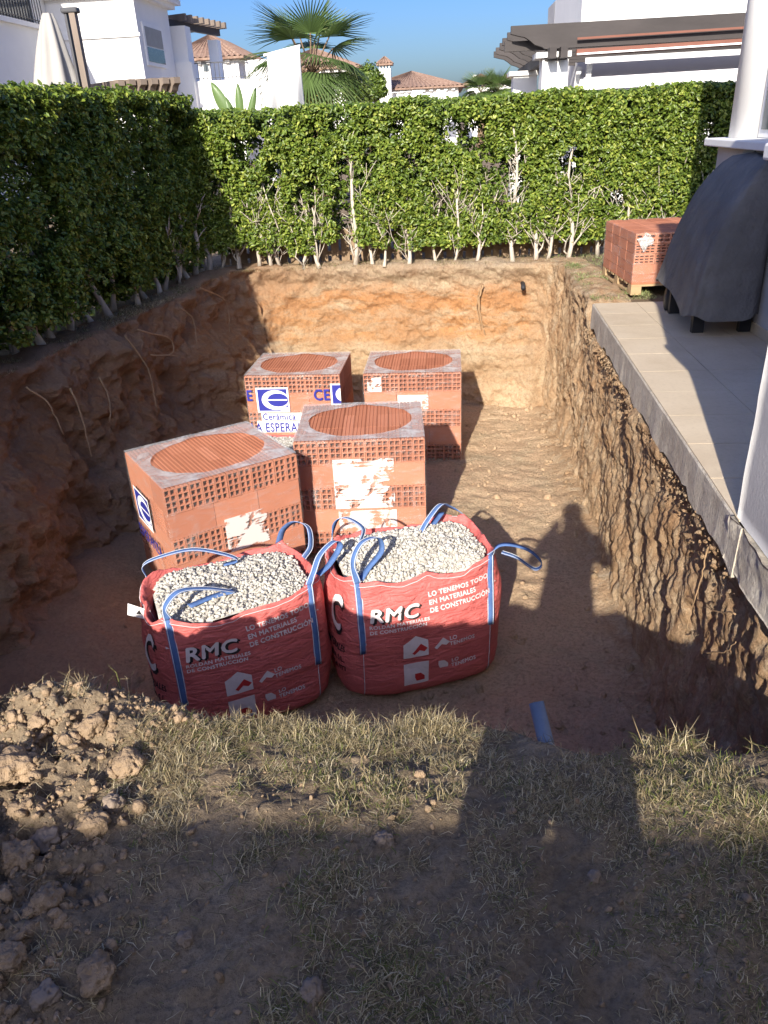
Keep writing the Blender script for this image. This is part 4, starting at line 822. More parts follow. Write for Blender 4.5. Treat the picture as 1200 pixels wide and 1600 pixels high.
# sunlit far hedge
bx = [318, 345, 372, 402, 420, 438, 479, 499, 553, 579, 603, 637, 679, 709, 744, 802, 833, 855, 885, 930, 968, 1005, 1045, 1085, 1130, 1175]
FARY = 10.26; xs_ = [aty(p, 412 - (p - 600) * .02, FARY).x for p in bx]; TALL = {553: 1.6, 802: 1.55, 744: .9, 709: 1.2, 885: 1.3, 603: .75}
cor = lambda i: f'{ORD[i]} shrub from the left corner in the far hedge'
for i, (p, x) in enumerate(zip(bx, xs_)):
    R = np.random.default_rng(900 + i); u0 = (xs_[i - 1] + x) / 2 if i else x - .25; u1 = (xs_[i + 1] + x) / 2 if i < len(xs_) - 1 else x + .3
    yb = FARY - (.09 if p in TALL else .03) + R.uniform(-.03, .03)
    t = empty('hedge_shrub', (x, yb, -.02), 0, cor(i) + (', tall pale bare stem showing' if p in TALL else ''), 'hedge shrub', 'shrubs of the far hedge')
    h = TALL.get(p, R.uniform(.7, 1.2)); mb = shrub_trunk(R, (0, 0, 0), h, R.uniform(.019, .031), (0, -1), (1, 0), R.uniform(-.16, .16), 9, 'trunk'); mb.build('trunk', 'trunk', t)
    f = hedge_foliage(R, u0 - .03, u1 + .03, lambda u: (u, np.full_like(u, 10.13)), .8, .22 + R.uniform(-.06, .1), 1.80, int((u1 - u0 + .06) * 5600), (0, -1), 'foliage', 500)
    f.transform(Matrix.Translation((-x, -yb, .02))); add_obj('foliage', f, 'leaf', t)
# shaded left hedge (runs on past the left picture edge; its shadow fills the left of the pit)
fxl = lambda y: np.interp(y, [-3, 3, 6, 7.5, 10.3], [-3.62, -3.40, -3.23, -3.14, -2.97])
fbl = lambda y: np.interp(y, [-3, 3, 6, 7.5, 10.3], [-3.85, -3.66, -3.54, -3.40, -3.04])
ysl = np.r_[np.arange(10.15, 4.0, -.29), np.arange(3.8, -2.7, -.42)]
for i, y in enumerate(ysl):
    R = np.random.default_rng(1900 + i); out = y < 4.0; sp = .42 if out else .29; x = float(fbl(y)) + R.uniform(-.03, .03)
    t = empty('hedge_shrub', (x, y, -.02), 0, f'left hedge shrub beyond the picture edge, {ORD[i - 22]} past the last one seen' if out else f'{ORD[i]} shrub from the far corner in the shaded left hedge', 'hedge shrub', 'shrubs of the left hedge')
    mb = shrub_trunk(R, (0, 0, 0), R.uniform(.9, 1.3), R.uniform(.026, .036), (1, 0), (0, 1), R.uniform(-.1, .1), 3, 'trunk'); mb.build('trunk', 'trunk', t)
    f1 = hedge_foliage(R, y - sp * .6, y + sp * .6, lambda u: (fxl(u), u), .7, .22 + R.uniform(-.06, .06), 1.96, int(sp * 1.2 * (3900 if not out else 2200)), (1, .04), 'foliage', 600, .05)
    f2 = hedge_foliage(R, y - sp * .6, y + sp * .6, lambda u: (fbl(u) - .12, u), .5, .03, .6, int(sp * 1.2 * 1100), (1, .04), 'foliage', 640, .05)
    bmh = bmesh.new(); bmh.from_mesh(f1); bmh.from_mesh(f2); bmh.to_mesh(f1); bmh.free(); bpy.data.meshes.remove(f2)
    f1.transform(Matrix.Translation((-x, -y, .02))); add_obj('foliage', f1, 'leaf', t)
# low picket fence behind the far hedge
fe = empty('picket_fence', (0, 10.62, 0), 0, 'low weathered wooden picket fence behind the far hedge trunks', 'fence')
x = -3.0
while x < 2.9:
    w = random.uniform(.085, .11); MB().box((x + w / 2, random.uniform(-.004, .004), .2), (w, .02, .42 + random.uniform(-.02, .02)), ).build('picket', 'fence_wood', fe, rot=(0, 0, 0)); x += w + random.uniform(.02, .05)
for z in (.1, .32): MB().box((-.05, .025, z), (5.9, .025, .06)).build('rail', 'fence_wood', fe)
# ================================================================== BEYOND THE HEDGE
def pbox(x0, y0, x1, y1, D, depth, org=(0, 0, 0)):
    """box whose front face covers the pixel rectangle at depth D"""
    a = aty((x0 + x1) / 2, y0, D); b = aty((x0 + x1) / 2, y1, D); l = aty(x0, (y0 + y1) / 2, D); r = aty(x1, (y0 + y1) / 2, D)
    return ((l.x - org[0], D - org[1], b.z - org[2]), (r.x - org[0], D + depth - org[1], a.z - org[2]))
class House:
    def __init__(s, name, label, org, cat='house'): s.o = Vector(org); s.e = empty(name, org, 0, label, cat)
    def box(s, name, mat, a, b, parent=None, bev=0):
        o = MB().bb([p - q for p, q in zip(a, s.o)], [p - q for p, q in zip(b, s.o)]).build(name, mat, parent or s.e)
        return bevel(o, bev) if bev else o
    def mb(s, mb, name, mat, parent=None):
        mb.v = [tuple(Vector(v) - s.o) for v in mb.v]; return mb.build(name, mat, parent or s.e)
def hip_roof(x0, x1, y0, y1, z, h, over=.3, pitch_cols=.22):
    """barrel-tiled hip roof as ridged slopes"""
    x0 -= over; x1 += over; y0 -= over; y1 += over; L_ = min(x1 - x0, y1 - y0) / 2; mb = MB()
    c = [(x0, y0), (x1, y0), (x1, y1), (x0, y1)]
    if x1 - x0 >= y1 - y0: r = [(x0 + L_, (y0 + y1) / 2), (x1 - L_ + 1e-3, (y0 + y1) / 2)]; quads = [(c[0], c[1], r[1], r[0]), (c[1], c[2], r[1], r[1]), (c[2], c[3], r[0], r[1]), (c[3], c[0], r[0], r[0])]
    else: r = [((x0 + x1) / 2, y0 + L_), ((x0 + x1) / 2, y1 - L_ + 1e-3)]; quads = [(c[0], c[1], r[0], r[0]), (c[1], c[2], r[1], r[0]), (c[2], c[3], r[1], r[1]), (c[3], c[0], r[0], r[1])]
    for (a, b, t1, t0) in quads:
        a, b, t1, t0 = [Vector((*p, zz)) for p, zz in ((a, z), (b, z), (t1, z + h), (t0, z + h))]; wd = (b - a).length; n = max(4, int(wd / pitch_cols)); nrm = (b - a).cross(t0 - a).normalized()
        for i in range(n):
            for (q0, q1, h0, h1) in ((i / n, (i + .5) / n, 0, .07), ((i + .5) / n, (i + 1) / n, .07, 0)):
                mb.add([a.lerp(b, q0) + nrm * h0, a.lerp(b, q1) + nrm * h1, t0.lerp(t1, q1) + nrm * h1, t0.lerp(t1, q0) + nrm * h0], [(0, 1, 2, 3)])
    mb.add([(*p, z - .1) for p in c] + [(*p, z + .01) for p in c], [(3, 2, 1, 0), (0, 1, 5, 4), (1, 2, 6, 5), (2, 3, 7, 6), (3, 0, 4, 7)]); return mb
def railing(H, a, b, h, name='railing', step=.13, mat='iron'):
    a, b = Vector(a), Vector(b); rl = MB().bar(a + Vector((0, 0, h)), b + Vector((0, 0, h)), .04, .03); ro = H.mb(rl, 'hand_rail', mat); n = int((b - a).length / step)
    H.mb(MB().bar(a + Vector((0, 0, .08)), b + Vector((0, 0, .08)), .03, .02), 'bottom_rail', mat)
    for i in range(n + 1): p = a.lerp(b, i / n); H.mb(MB().bar(p, p + Vector((0, 0, h)), .018, .018, Vector((0, 1, 0))), 'baluster', mat)
# --- left neighbour house
D = 26.0; xl = aty(84, 80, D).x; xr = aty(219, 70, D).x; zt = aty(190, -6, D).z
H = House('white_house', 'two storey white house with upper window and roof terrace at upper left', ((xl + xr) / 2, D, 0))
YB = atx(269, 70, xr).y; H.box('wall', 'white_wall', (xl, D, 0), (xr, YB, zt)); zb_ = aty(150, 58, D).z; H.box('string_course', 'trim_white', (xl, D - .06, zb_ - .04), (xr + .06, D - .002, zb_ + .05))
H.box('cornice', 'trim_white', (xl - .1, D - .18, zt), (xr + .2, YB + .2, zt + .12)); H.box('cornice', 'trim_white', (xl - .1, D - .34, zt + .121), (xr + .36, YB + .36, zt + .26)); H.mb(hip_roof(xl, xr, D, YB, zt + .4, 1.4, .45), 'roof', 'roof_tile')
H.box('side_wing', 'white_wall', (xl - 6, 14.5, 0), (xl, D - .001, zt + 1.2))
# wing balcony recess with bars
ya, yb2 = atx(-40, 20, xl).y, atx(62, 20, xl).y; z0 = atx(30, 32, xl).z
wv = H.box('balcony_opening', 'window_glass', (xl + .001, ya, z0), (xl + .01, yb2 - .5, z0 + 2)); H.box('reveal', 'trim_white', (xl + .001, yb2 - .5, z0), (xl + .02, yb2, z0 + 2), wv); H.box('sill', 'trim_white', (xl + .001, ya, z0 - .12), (xl + .12, yb2, z0 - .001), wv)
railing(H, (xl + .1, ya, z0), (xl + .1, yb2 - .1, z0), .95, step=.16)
# window on the shaded side
ya, yb2 = atx(227, 70, xr).y, atx(252, 70, xr).y; za, zb2 = atx(240, 98, xr).z, atx(240, 46, xr).z
wv = H.box('window', 'trim_white', (xr + .001, ya - .12, za - .1), (xr + .05, yb2 + .12, zb2 + .1)); H.box('shutter', 'shutter', (xr + .051, ya, za + (zb2 - za) * .45), (xr + .06, yb2, zb2), wv); H.box('pane', 'window_glass', (xr + .051, ya, za), (xr + .058, yb2, za + (zb2 - za) * .42), wv)
# roof terrace with pergola behind
D2 = YB + .3
a, b = pbox(270, 125, 425, 175, D2, 6); H.box('terrace_wall', 'white_wall', a, b); ztw = b[2]
a, b = pbox(270, 40, 294, 127, D2 - .05, .6); H.box('pergola_column', 'white_wall', a, b); colt = b[2]
a, b = pbox(271, 97, 304, 175, D2 - .25, .7); H.box('terrace_pier', 'trim_white', a, b)
a, b = pbox(326, 62, 341, 97, D2 + 3, .5); H.box('pergola_column', 'white_wall', (a[0], a[1], ztw), b)
A_ = aty(262, 36, D2); B_ = aty(342, 62, D2 + 3.6)
H.mb(MB().bar((A_.x, A_.y, A_.z), (B_.x, B_.y, A_.z + .0), .16, .22), 'pergola_beam', 'dark_wood'); A2 = aty(262, 40, D2 + 1.5)
for i in range(8):
    t = i / 7; p = Vector((A_.x, A_.y, A_.z)).lerp(Vector((B_.x, B_.y, A_.z)), .18 + .82 * t); H.mb(MB().bar(p + Vector((-1.6, .6, .2)), p + Vector((.35, -.15, .2)), .1, .2), 'pergola_rafter', 'brown_wood')
a = aty(304, 123, D2); b = aty(388, 123, D2); railing(H, (a.x, D2 + .1, ztw), (b.x, D2 + .1, ztw), 1.0 * (aty(340, 97, D2).z - ztw) , step=.14)
a, b = pbox(384, 93, 424, 128, D2 + .2, .6); H.box('terrace_pier', 'trim_white', a, b)
# --- tiled house behind the roof terrace
def far_house(name, label, xa, xb, yeave, ytop, yridge, D, dep=8, wins=()):
    l, r = aty(xa, yeave, D).x, aty(xb, yeave, D).x; ze = aty((xa + xb) / 2, yeave, D).z; zr = aty((xa + xb) / 2, yridge, D + dep / 2).z
    h_ = House(name, label, ((l + r) / 2, D, 0)); h_.box('wall', 'white_wall', (l, D, 0), (r, D + dep, ze)); h_.mb(hip_roof(l, r, D, D + dep, ze + .1, max(.6, zr - ze), .4, .3), 'roof', 'roof_tile')
    n = int((r - l) / .5)
    for i in range(n): h_.box('eave_corbel', 'trim_white', (l + (i + .2) * .5, D - .22, ze - .16), (l + (i + .2) * .5 + .22, D - .002, ze - .01))
    for (wx0, wy0, wx1, wy1) in wins:
        a, b = pbox(wx0, wy0, wx1, wy1, D - .04, .035); w_ = h_.box('window', 'trim_white', (a[0] - .08, a[1], a[2] - .08), (b[0] + .08, b[1], b[2] + .08)); h_.box('pane', 'window_glass', (a[0], a[1] - .02, a[2]), (b[0], a[1] - .001, b[2]), w_)
    return h_, l, r, ze
far_house('tiled_house', 'white house with brown tiled roof behind the left roof terrace railing', 262, 372, 95, 68, 66, 46, 8, [(318, 100, 326, 112)])
far_house('tiled_house', 'tiled roof house half hidden behind the palm and white sheet', 415, 552, 110, 92, 84, 52, 9, [(505, 122, 515, 134)])
h_, l, r, ze = far_house('tiled_house', 'low white house with broad tiled hip roof and white chimney tower', 566, 716, 140, 115, 118, 60, 12, [(622, 150, 632, 160)])
a, b = pbox(593, 107, 611, 165, 58.5, .9); h_.box('chimney_tower', 'trim_white', a, b); cx_, cy_ = (a[0] + b[0]) / 2, 58.95
h_.mb(hip_roof(a[0], b[0], 58.5, 59.4, b[2] + .28, .4, .15, .2), 'chimney_roof', 'roof_tile')
for i in range(4): h_.box('chimney_vent', 'trim_white', (a[0] + .02 + i * (b[0] - a[0] - .1) / 3.2, 58.5, b[2] + .001), (a[0] + .10 + i * (b[0] - a[0] - .1) / 3.2, 59.4, b[2] + .18))
a, b = pbox(644, 141, 660, 160, 56, .6); h_.box('gate_pier', 'trim_white', a, b); a, b = pbox(682, 141, 697, 160, 56, .6); h_.box('gate_pier', 'trim_white', a, b)
aa, bb_ = aty(570, 157, 56), aty(643, 157, 56); railing(h_, (aa.x, 56.2, aa.z), (bb_.x, 56.2, aa.z), aty(600, 145, 56).z - aa.z, step=.28, mat='trim_white')
def gable_house(name, label, xa, xb, yeave, yapex, D, dep):
    l, r = aty(xa, yeave, D).x, aty(xb, yeave, D).x; ze, za = aty(xa, yeave, D).z, aty((xa + xb) / 2, yapex, D).z; hh = House(name, label, ((l + r) / 2, D, 0)); m = (l + r) / 2
    hh.mb(MB().add([(l, D, 0), (r, D, 0), (r, D, ze), (l, D, za), (l, D + dep, 0), (r, D + dep, 0), (r, D + dep, ze), (l, D + dep, za)], [(0, 1, 2, 3), (7, 6, 5, 4), (1, 5, 6, 2), (0, 3, 7, 4), (3, 2, 6, 7)]), 'wall', 'white_wall')
    return hh, l, r, ze, za
for k, (xa, xb, ye, ya_, yr, lab) in enumerate([(731, 772, 132, 128, 120, 'small distant white house with tiled roof left of the far palms'), (778, 806, 131, 128, 121, 'distant white tiled house beside the right pergola')]):
    hh, l, r, ze = far_house('distant_house', lab, xa, xb, ye, ya_, yr, 78 + k * 6, 7); a, b = pbox(xa + 8 - k * 0, 117, xa + 13, 126, 80 + k * 6, .6); hh.box('chimney', 'trim_white', a, b)
# --- right neighbour house with dark pergola
D = 14.5
H = House('pergola_house', 'white house with dark wooden pergola and awning behind the far hedge', (6, 16, 0))
a, b = pbox(846, 90, 886, 190, D, .5); H.box('pergola_column', 'white_wall', (a[0], a[1], 0), b); ct = b[2]; cx0, cx1 = a[0], b[0]
a, b = pbox(838, 84, 893, 90, D - .06, .62); H.box('column_cap', 'trim_white', (a[0], a[1], ct + .001), (b[0], b[1], ct + .08))
a, b = pbox(801, 118, 838, 190, D + 3.2, .5); H.box('pergola_column', 'white_wall', (a[0], a[1], 0), b); ct2 = b[2]
a, b = pbox(796, 113, 843, 119, D + 3.15, .6); H.box('column_cap', 'trim_white', (a[0], a[1], ct2 + .001), (b[0], b[1], ct2 + .08))
zr0 = ct + .36; XR = 9.0
def rafter(y, zc, h, th, xtip):
    """long rafter along X with a scroll-cut tail at its left end"""
    x = xtip; pr = [(x, h / 2), (XR, h / 2), (XR, -h / 2), (x + .55, -h / 2), (x + .50, -h / 2 + .03), (x + .38, -h * .30), (x + .30, -h * .12), (x + .22, h * .02), (x + .10, h * .10), (x, h * .18)]
    H.mb(MB().prism(pr, lambda u, v, d: (u, d, zc + v), y - th / 2, y + th / 2), 'pergola_rafter', 'dark_wood')
xt = aty(798, 60, D).x
rh = .34
ztr = aty(850, 38, D).z
for k in range(6): rafter(D + .02 + k * 1.0, ztr - rh / 2, rh, .12, xt + .015 * (k % 2))
for xo in (cx0 + .12, cx1 - .12): H.mb(MB().bar((xo, D - .35, ztr - rh - .075), (xo, D + 5.6, ztr - rh - .075), .11, .15), 'pergola_beam', 'dark_wood'); 
for xo in (cx0 + .12, cx1 - .12): H.box('beam_block', 'dark_wood', (xo - .09, D - .03, ct + .081), (xo + .09, D + .5, ztr - rh - .16))
H.mb(MB().bar((cx0 - .6, D + .25, ct + .2), (XR, D + .25, ct + .2), .12, .14), 'pergola_beam', 'dark_wood')
H.mb(MB().bar((cx1 + .1, D - .12, ct + .235), (XR, D - .12, ct + .29), .03, .03), 'awning_bar', 'awning_red'); H.mb(MB().bar((cx1 + .1, D - .10, ct + .045), (XR, D - .10, ct + .10), .10, .09), 'awning_roll', 'awning_red'); H.mb(MB().bar((cx1 + .1, D - .17, ct + .02), (XR, D - .17, ct + .09), .02, .025), 'awning_bar', 'trim_white')
ax0 = aty(905, 130, D + .6).x
za_, zb_ = aty(1000, 90, D + .3).z, aty(1000, 100, D + .3).z; H.mb(MB().bar((ax0 - .05, D - .22, zb_ + .06), (XR, D - .22, zb_ + .08), .03, .08), 'valance', 'sheet_cloth')
H.box('rear_wall', 'white_wall', (ax0, D + 6.3, 0), (XR + 3, D + 6.5, ztr + .2)); H.mb(MB().bar((ax0 - .1, D - .5, zb_ - .27), (XR, D - .5, zb_ - .22), .08, .17), 'balustrade_cap', 'trim_white')
H.mb(MB().bar((ax0, D + .35, zb_ - 1.0), (ax0 + .12, D + .35, zb_ + .06), .08, .1, Vector((0, 1, 0))), 'awning_arm', 'trim_white'); H.mb(MB().bar((ax0 - .12, D + .6, zb_ - 1.0), (ax0 - .02, D + .6, zb_ + .02), .08, .1, Vector((0, 1, 0))), 'awning_arm', 'trim_white')
H.box('balustrade', 'white_wall', (ax0 - .05, D - .54, 0), (XR, D - .46, zb_ - .42))
Du = 19.0; a, b = pbox(910, -60, 1300, 60, Du, 6); H.box('upper_wall', 'white_wall', (a[0], a[1], 0), b); xu = aty(871, 20, Du + 4.5).x; H.box('upper_side_wall', 'house_wall', (xu, Du + 4.5, 0), (a[0] - .002, Du + 6, b[2]))
# --- pergola and parasol of the left garden
Dp = 13.2; H = House('garden_pergola', 'low brown wooden pergola with scalloped rafter ends above the left hedge', (aty(215, 150, Dp).x, Dp, 0), 'pergola')
xa, xb = aty(140, 140, Dp).x, aty(280, 140, Dp).x; zp = aty(200, 150, Dp).z
for k in range(6):
    p = aty(190 + k * 18, 130 + k * 3.2, Dp - .25 + k * .02); q = p + Vector((-1.3, 1.3, -.01)); hh_ = .22
    m2 = MB(); dirv = (Vector((p.x, p.y, 0)) - Vector((q.x, q.y, 0))).normalized(); sv = Vector((-dirv.y, dirv.x, 0)); Lr = (p - q).length; pr = [(0, hh_ / 2), (Lr, hh_ / 2), (Lr, .03), (Lr - .07, .0), (Lr - .12, -.06), (Lr - .2, -hh_ / 2), (0, -hh_ / 2)]
    m2.prism(pr, lambda u, v, d: Vector((q.x, q.y, zp)) + dirv * u + sv * d + Vector((0, 0, v + .1)), -.05, .05); H.mb(m2, 'rafter', 'brown_wood')
H.mb(MB().bar((xa - .4, Dp + .35, zp - .09), (xb - .05, Dp + .35, zp - .09), .12, .16), 'beam', 'dark_wood'); H.mb(MB().bar((xa - .4, Dp + 1.0, zp - .09), (xb - .35, Dp + 1.0, zp - .09), .12, .16), 'beam', 'dark_wood')
for x in (xa + .1, xb - .35): H.box('post', 'brown_wood', (x - .06, Dp + .29, 0), (x + .06, Dp + .41, zp - .17))
Dq = 12.6; b0 = aty(100, 150, Dq); tp_ = aty(90, 20, Dq); pz = aty(118, 20, Dq)
ps = empty('folded_parasol', (b0.x, Dq, 0), 0, 'folded cream parasol with grey brown mast above the left hedge', 'parasol')
nz = 30; na = 40; V = np.zeros((na, nz, 3))
for j in range(nz):
    t = j / (nz - 1); z = .9 + (tp_.z - .9) * t; r = 1.35 * (.20 * (1 - t) ** .7 + .05 + .10 * (t > .45) * sstep(.45, .6, t) * (1 - t) * 1.6); an = np.linspace(0, 2 * np.pi, na, endpoint=False)
    rr = r * (1 + .22 * np.sin(an * 7 + t * 2) * (1 - t * .6) + .1 * vnoise(an * 2, t * 5, seed=3)); V[:, j] = np.stack([(tp_.x - b0.x) * t - .15 - .02 * (1 - t) + rr * np.cos(an), rr * np.sin(an), np.full(na, z)], -1)
mb = MB(); mb.add(V.reshape(-1, 3), [tuple(f) for f in grid_faces(na, nz, closed_u=True)], True); mb.add(V[:, -1], [tuple(range(na))]); mb.build('canopy', 'parasol_cloth', ps)
x0 = aty(127, 90, Dq).x - b0.x; MB().box((x0, 0, (pz.z) / 2), (.085, .11, pz.z)).build('mast', 'brown_wood', ps); MB().box((x0 - .10, 0, pz.z / 2), (.035, .08, pz.z)).build('mast_rail', 'iron', ps); bevel(MB().box((x0 - .03, 0, pz.z + .03), (.24, .14, .07)).build('mast_cap', 'iron', ps), .02)
MB().box((x0, 0, .04), (.6, .6, .08)).build('base', 'concrete', ps)
# --- white sheet hung over a pole
Ds = 12.2; wp = empty('hanging_sheet', (aty(445, 150, Ds).x, Ds, 0), 0, 'white cloth sheet hung over a tall pole in front of the palm', 'sheet'); ox = wp.location.x
tl, tr_ = aty(418, 82, Ds), aty(469, 67, Ds); bl_, br_ = aty(426, 172, Ds), aty(476, 172, Ds); nu, nv = 40, 46; V = np.zeros((nu, nv, 3))
for i in range(nu):
    for j in range(nv):
        u, v = i / (nu - 1), j / (nv - 1); t_ = tl.lerp(tr_, u); b_ = bl_.lerp(br_, u); p = t_.lerp(b_, v); fold = .07 * math.sin(u * 8 + 2.5 * v) * (.3 + v) + .02 * float(vnoise(u * 4, v * 3, seed=6)) + .01 * math.sin(u * 23 + v)
        drape = .05 * (1 - (1 - min(v * 8, 1)) ** 2); V[i, j] = (p.x - ox, -drape - fold, p.z - .02 * (1 - min(v * 12, 1)) + .012 * float(vnoise(u * 5, 0, seed=2)) * (v < .1))
me = np_mesh('cloth', V.reshape(-1, 3), grid_faces(nu, nv), smooth=True); co_ = add_obj('cloth', me, 'sheet_cloth', wp); sm = co_.modifiers.new('thickness', 'SOLIDIFY'); sm.thickness = .006
MB().bar((tl.x - ox - .06, .02, tl.z - .03), (tr_.x - ox, .02, tr_.z - .03), .03, .03).build('pole', 'trim_white', wp); xm = (tl.x + .18) - ox; MB().tube([(xm, .05, 0), (xm, .05, tl.z + .0)], .03, 12).build('post', 'trim_white', wp)
a, b = pbox(411, 128, 422, 190, Ds + .6, .1); gp = MB().bb((a[0], a[1], 0), b).build('garden_pier', 'trim_white'); bevel(gp, .01); tag(gp, 'slim white pier left of the hanging sheet', 'pier')
# ------------------------------------------------------------------ palms and plants
def fan(R, L_, spread, nb, droop):
    """fan leaf: folded tapering segments radiating from a hub at the origin, axis +X, in the XY plane, droop towards -Z"""
    V = []; F_ = []; C_ = []
    for k in range(nb):
        a = -spread / 2 + spread * k / (nb - 1); l = L_ * (.78 + .22 * math.cos(a * .6)) * R.uniform(.92, 1.05); d = np.array([math.cos(a), math.sin(a), 0]); s_ = np.array([-math.sin(a), math.cos(a), 0]); w = l * spread / nb * .42
        pts = [(0, .12), (.45, 1.0), (.75, .62), (1.0, .03)]; base = len(V)
        for (t, ww) in pts:
            c = d * l * t + np.array([0, 0, -droop * l * t * t * (1 + .6 * R.random() * (t > .7)) + .02 * l * math.sin(k * 3.14)]); ww2 = w * ww * (t if t < .45 else .45) / .45 + .002
            V += [c - s_ * ww2 * .5, c + np.array([0, 0, .25 * ww2]), c + s_ * ww2 * .5]
        for q in range(3): b = base + q * 3; F_ += [(b, b + 1, b + 4, b + 3), (b + 1, b + 2, b + 5, b + 4)]
        g = R.uniform(.75, 1.2); C_ += [np.array((.11, .17, .05)) * g] * 9 + [np.array((.26, .27, .11)) * g] * 3
    return np.array(V), np.array(F_), np.array(C_)
def palm(loc, h, nleaf, L_, label, seed, trunk_r=.16, arch=(-.5, 1.35), pet=.7, name='fan_palm', group=None):
    R = np.random.default_rng(seed); P = empty(name, (loc[0], loc[1], 0), 0, label, 'palm', group)
    MB().tube([(0, 0, -.05), (.03, 0, h * .4), (0, 0, h)], [trunk_r * 1.3, trunk_r, trunk_r * 1.15], 14).build('trunk', 'palm_trunk', P)
    for k in range(nleaf):
        az = k * 2.39996 + R.uniform(-.2, .2); t = (k + .5) / nleaf; el = arch[1] + (arch[0] - arch[1]) * t + R.uniform(-.12, .12)
        V, F_, C_ = fan(R, L_ * R.uniform(.9, 1.1), 2.9, 30, .10 + .30 * t); d = np.array([math.cos(el), 0, math.sin(el)]); hub = d * pet * R.uniform(.85, 1.15); ry = -el + (.15 + .7 * t); Rm = np.array(Euler((R.uniform(-.25, .25), ry, 0)).to_matrix()); Vw = V @ Rm.T + hub
        Rz = np.array(Euler((0, 0, az)).to_matrix()); Vw = Vw @ Rz.T + (0, 0, h); h2 = Rz @ hub + (0, 0, h)
        fo = add_obj('frond', np_mesh('frond', Vw, F_, C_ * (1.0 if t < .8 else np.array([1.5, 1.1, .8]))), 'palm_leaf', P); MB().tube([(0, 0, h), h2], [.022, .014], 5).build('petiole', 'palm_trunk', fo)
    return P
pc = aty(487, 118, 17.5); palm((pc.x, 17.5), pc.z, 24, .88, 'tall fan palm rising behind the hanging white sheet', 5)
for k, (x, y, lab) in enumerate([(752, 146, 'left of two distant palms by the small white houses'), (778, 144, 'right of two distant palms by the small white houses')]):
    pc = aty(x, y, 48); palm((pc.x, 48), pc.z, 16, 1.0, lab, 20 + k, .2, (-.2, 1.3), .5, 'distant_palm', 'distant palms')
def crown_tree(x, y, D, rx, rz_, label, seed):
    R = np.random.default_rng(seed); c = aty(x, y, D); T = empty('distant_tree', (c.x, D, 0), 0, label, 'tree', 'distant trees'); MB().tube([(0, 0, 0), (.05, 0, c.z * .6), (0, 0, c.z)], [.16, .12, .05], 8).build('trunk', 'palm_trunk', T)
    n = 1500; v = R.normal(0, 1, (n, 3)); v /= np.linalg.norm(v, axis=1)[:, None]; r = R.uniform(.45, 1, n) ** .5 * (1 + .35 * fbm(v[:, 0] * 2, v[:, 1] * 2, v[:, 2] * 2 + seed, 3, seed)); C = v * r[:, None] * np.array([rx, rx, rz_]) + (0, 0, c.z)
    add_obj('crown', leaves_mesh('crown', C, v + R.normal(0, .5, (n, 3)), R.uniform(.12, .26, n), leaf_cols(n, R, np.zeros(n)) * .9, R), 'leaf', T)
crown_tree(575, 128, 50, 1.0, .8, 'bushy green tree left of the white chimney tower', 71); crown_tree(560, 140, 47, .8, .8, 'round green tree low behind the hedge beside the palm', 72); crown_tree(586, 140, 44, .6, .5, 'small green bush in front of the chimney tower house', 73)
# bird of paradise leaves
pb = aty(372, 165, 12.0); BP = empty('banana_plant', (pb.x, 12.0, 0), 0, 'broad leaved green plant peeking over the hedge corner', 'plant')
for k, (x, y, w, ln, yaw) in enumerate([(345, 143, .085, .42, 0), (372, 140, .06, .36, 0), (392, 145, .05, .34, 0), (360, 158, .07, .3, 0)]):
    tip = aty([330, 371, 399, 352][k], [129, 131, 137, 152][k], 12.0); base = Vector((pb.x, 12.0, tip.z - .75)); m2 = MB(); P0 = base - Vector((pb.x, 12, 0)); P1 = tip - Vector((pb.x, 12, 0)); ax = (P1 - P0); n = 12; vs_ = []
    sd = ax.cross(Vector((.15 * (k - 1.5), -1, .2))).normalized()
    for i in range(n):
        t = i / (n - 1); c = P0 + ax * (.35 + .65 * t); ww = w * math.sin(math.pi * min(1, t * .92 + .06)) ** .7; vs_ += [c - sd * ww + Vector((0, .02, .0)), c + Vector((0, -.03, 0)), c + sd * ww + Vector((0, .02, 0))]
    fs_ = [f for i in range(n - 1) for f in ((i * 3, i * 3 + 1, i * 3 + 4, i * 3 + 3), (i * 3 + 1, i * 3 + 2, i * 3 + 5, i * 3 + 4))]; me = np_mesh('leaf', np.array([tuple(v) for v in vs_]), np.array(fs_), np.tile((.14, .22, .07), (len(vs_), 1)), True); lo = add_obj('leaf', me, 'leaf', BP)
    MB().tube([(0, 0, 0), P0 * .5 + Vector((0, 0, P0.z * .1)), P0 + ax * .4], [.02, .018, .01], 6).build('stalk', 'palm_leaf_stalk', lo)
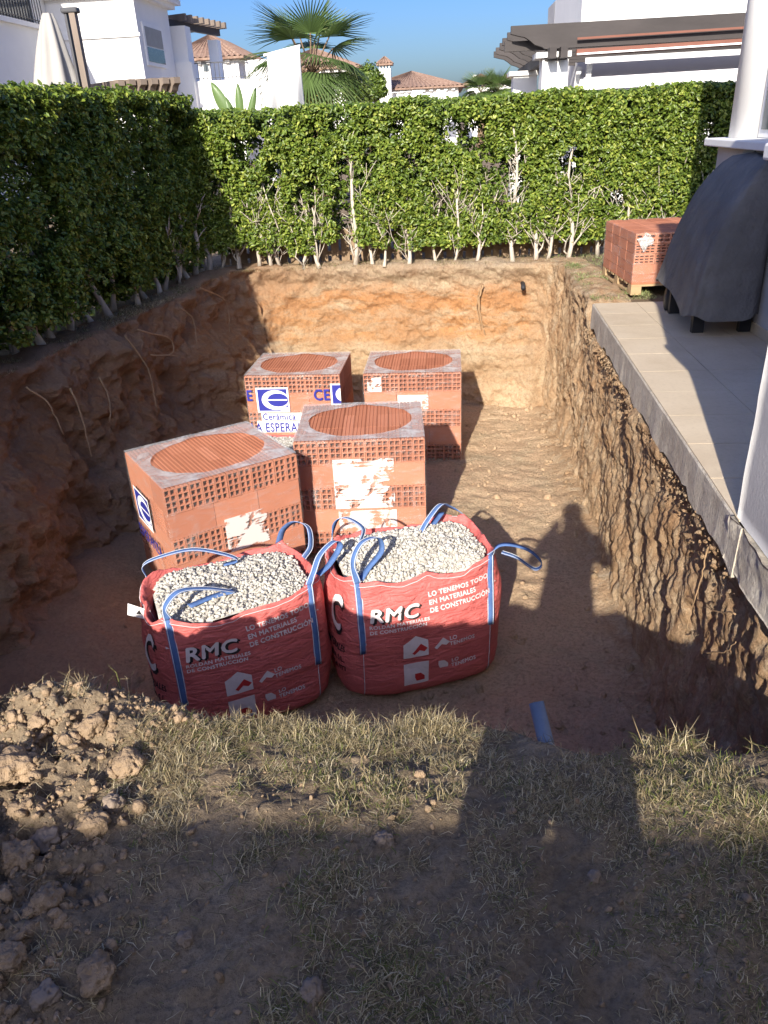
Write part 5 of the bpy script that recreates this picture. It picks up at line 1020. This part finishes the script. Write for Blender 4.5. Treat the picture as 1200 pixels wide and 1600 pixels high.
# ================================================================== THE PHOTOGRAPHER (throws the shadow on the pit floor)
ph = bpy.data.meshes.new('person'); J = [(0, 0, .96, .17), (0, 0, 1.12, .165), (0, .0, 1.32, .185), (0, .0, 1.45, .12), (0, .01, 1.53, .06), (0, .03, 1.62, .095), (0, .03, 1.71, .092), (0, .02, 1.765, .06),
    (.19, 0, 1.42, .075), (.28, .04, 1.18, .055), (.14, .13, 1.42, .042), (.075, .16, 1.53, .035), (-.19, 0, 1.42, .075), (-.28, .04, 1.18, .055), (-.14, .13, 1.42, .042), (-.075, .16, 1.53, .035),
    (.11, 0, .88, .11), (.12, .01, .48, .075), (.13, -.02, .10, .05), (.14, .10, .05, .045), (-.11, 0, .88, .11), (-.12, .01, .48, .075), (-.13, -.02, .10, .05), (-.14, .10, .05, .045)]
Ed = [(0, 1), (1, 2), (2, 3), (3, 4), (4, 5), (5, 6), (6, 7), (2, 8), (8, 9), (9, 10), (10, 11), (2, 12), (12, 13), (13, 14), (14, 15), (0, 16), (16, 17), (17, 18), (18, 19), (0, 20), (20, 21), (21, 22), (22, 23)]
ph.from_pydata([j[:3] for j in J], Ed, []); po = bpy.data.objects.new('person_rig', ph); COL.objects.link(po); sk = po.modifiers.new('skin', 'SKIN'); sv_ = ph.skin_vertices[0].data
for i, j in enumerate(J): sv_[i].radius = (j[3], j[3] * (.75 if i in (1, 2, 3) else 1)); sv_[i].use_root = i == 0
ss = po.modifiers.new('sub', 'SUBSURF'); ss.levels = 2; ss.render_levels = 2; bpy.context.view_layer.update()
pm = bpy.data.meshes.new_from_object(po.evaluated_get(bpy.context.evaluated_depsgraph_get())); pm.transform(Matrix.Diagonal((1.14, 1, 1.10, 1))); bpy.data.objects.remove(po)
PR = empty('person', (-.04, -.20, 0), 0, 'photographer in dark clothes whose shadow falls across the lawn and pit floor', 'person'); add_obj('body', pm, 'cloth_dark', PR)
bevel(MB().box((-.0, .18, 1.60), (.15, .009, .078)).build('phone', 'black_plastic', None, loc=(-.02, -.21, 0)), .004); tag(bpy.data.objects['phone'], 'dark phone held up in the photographer hands', 'phone')
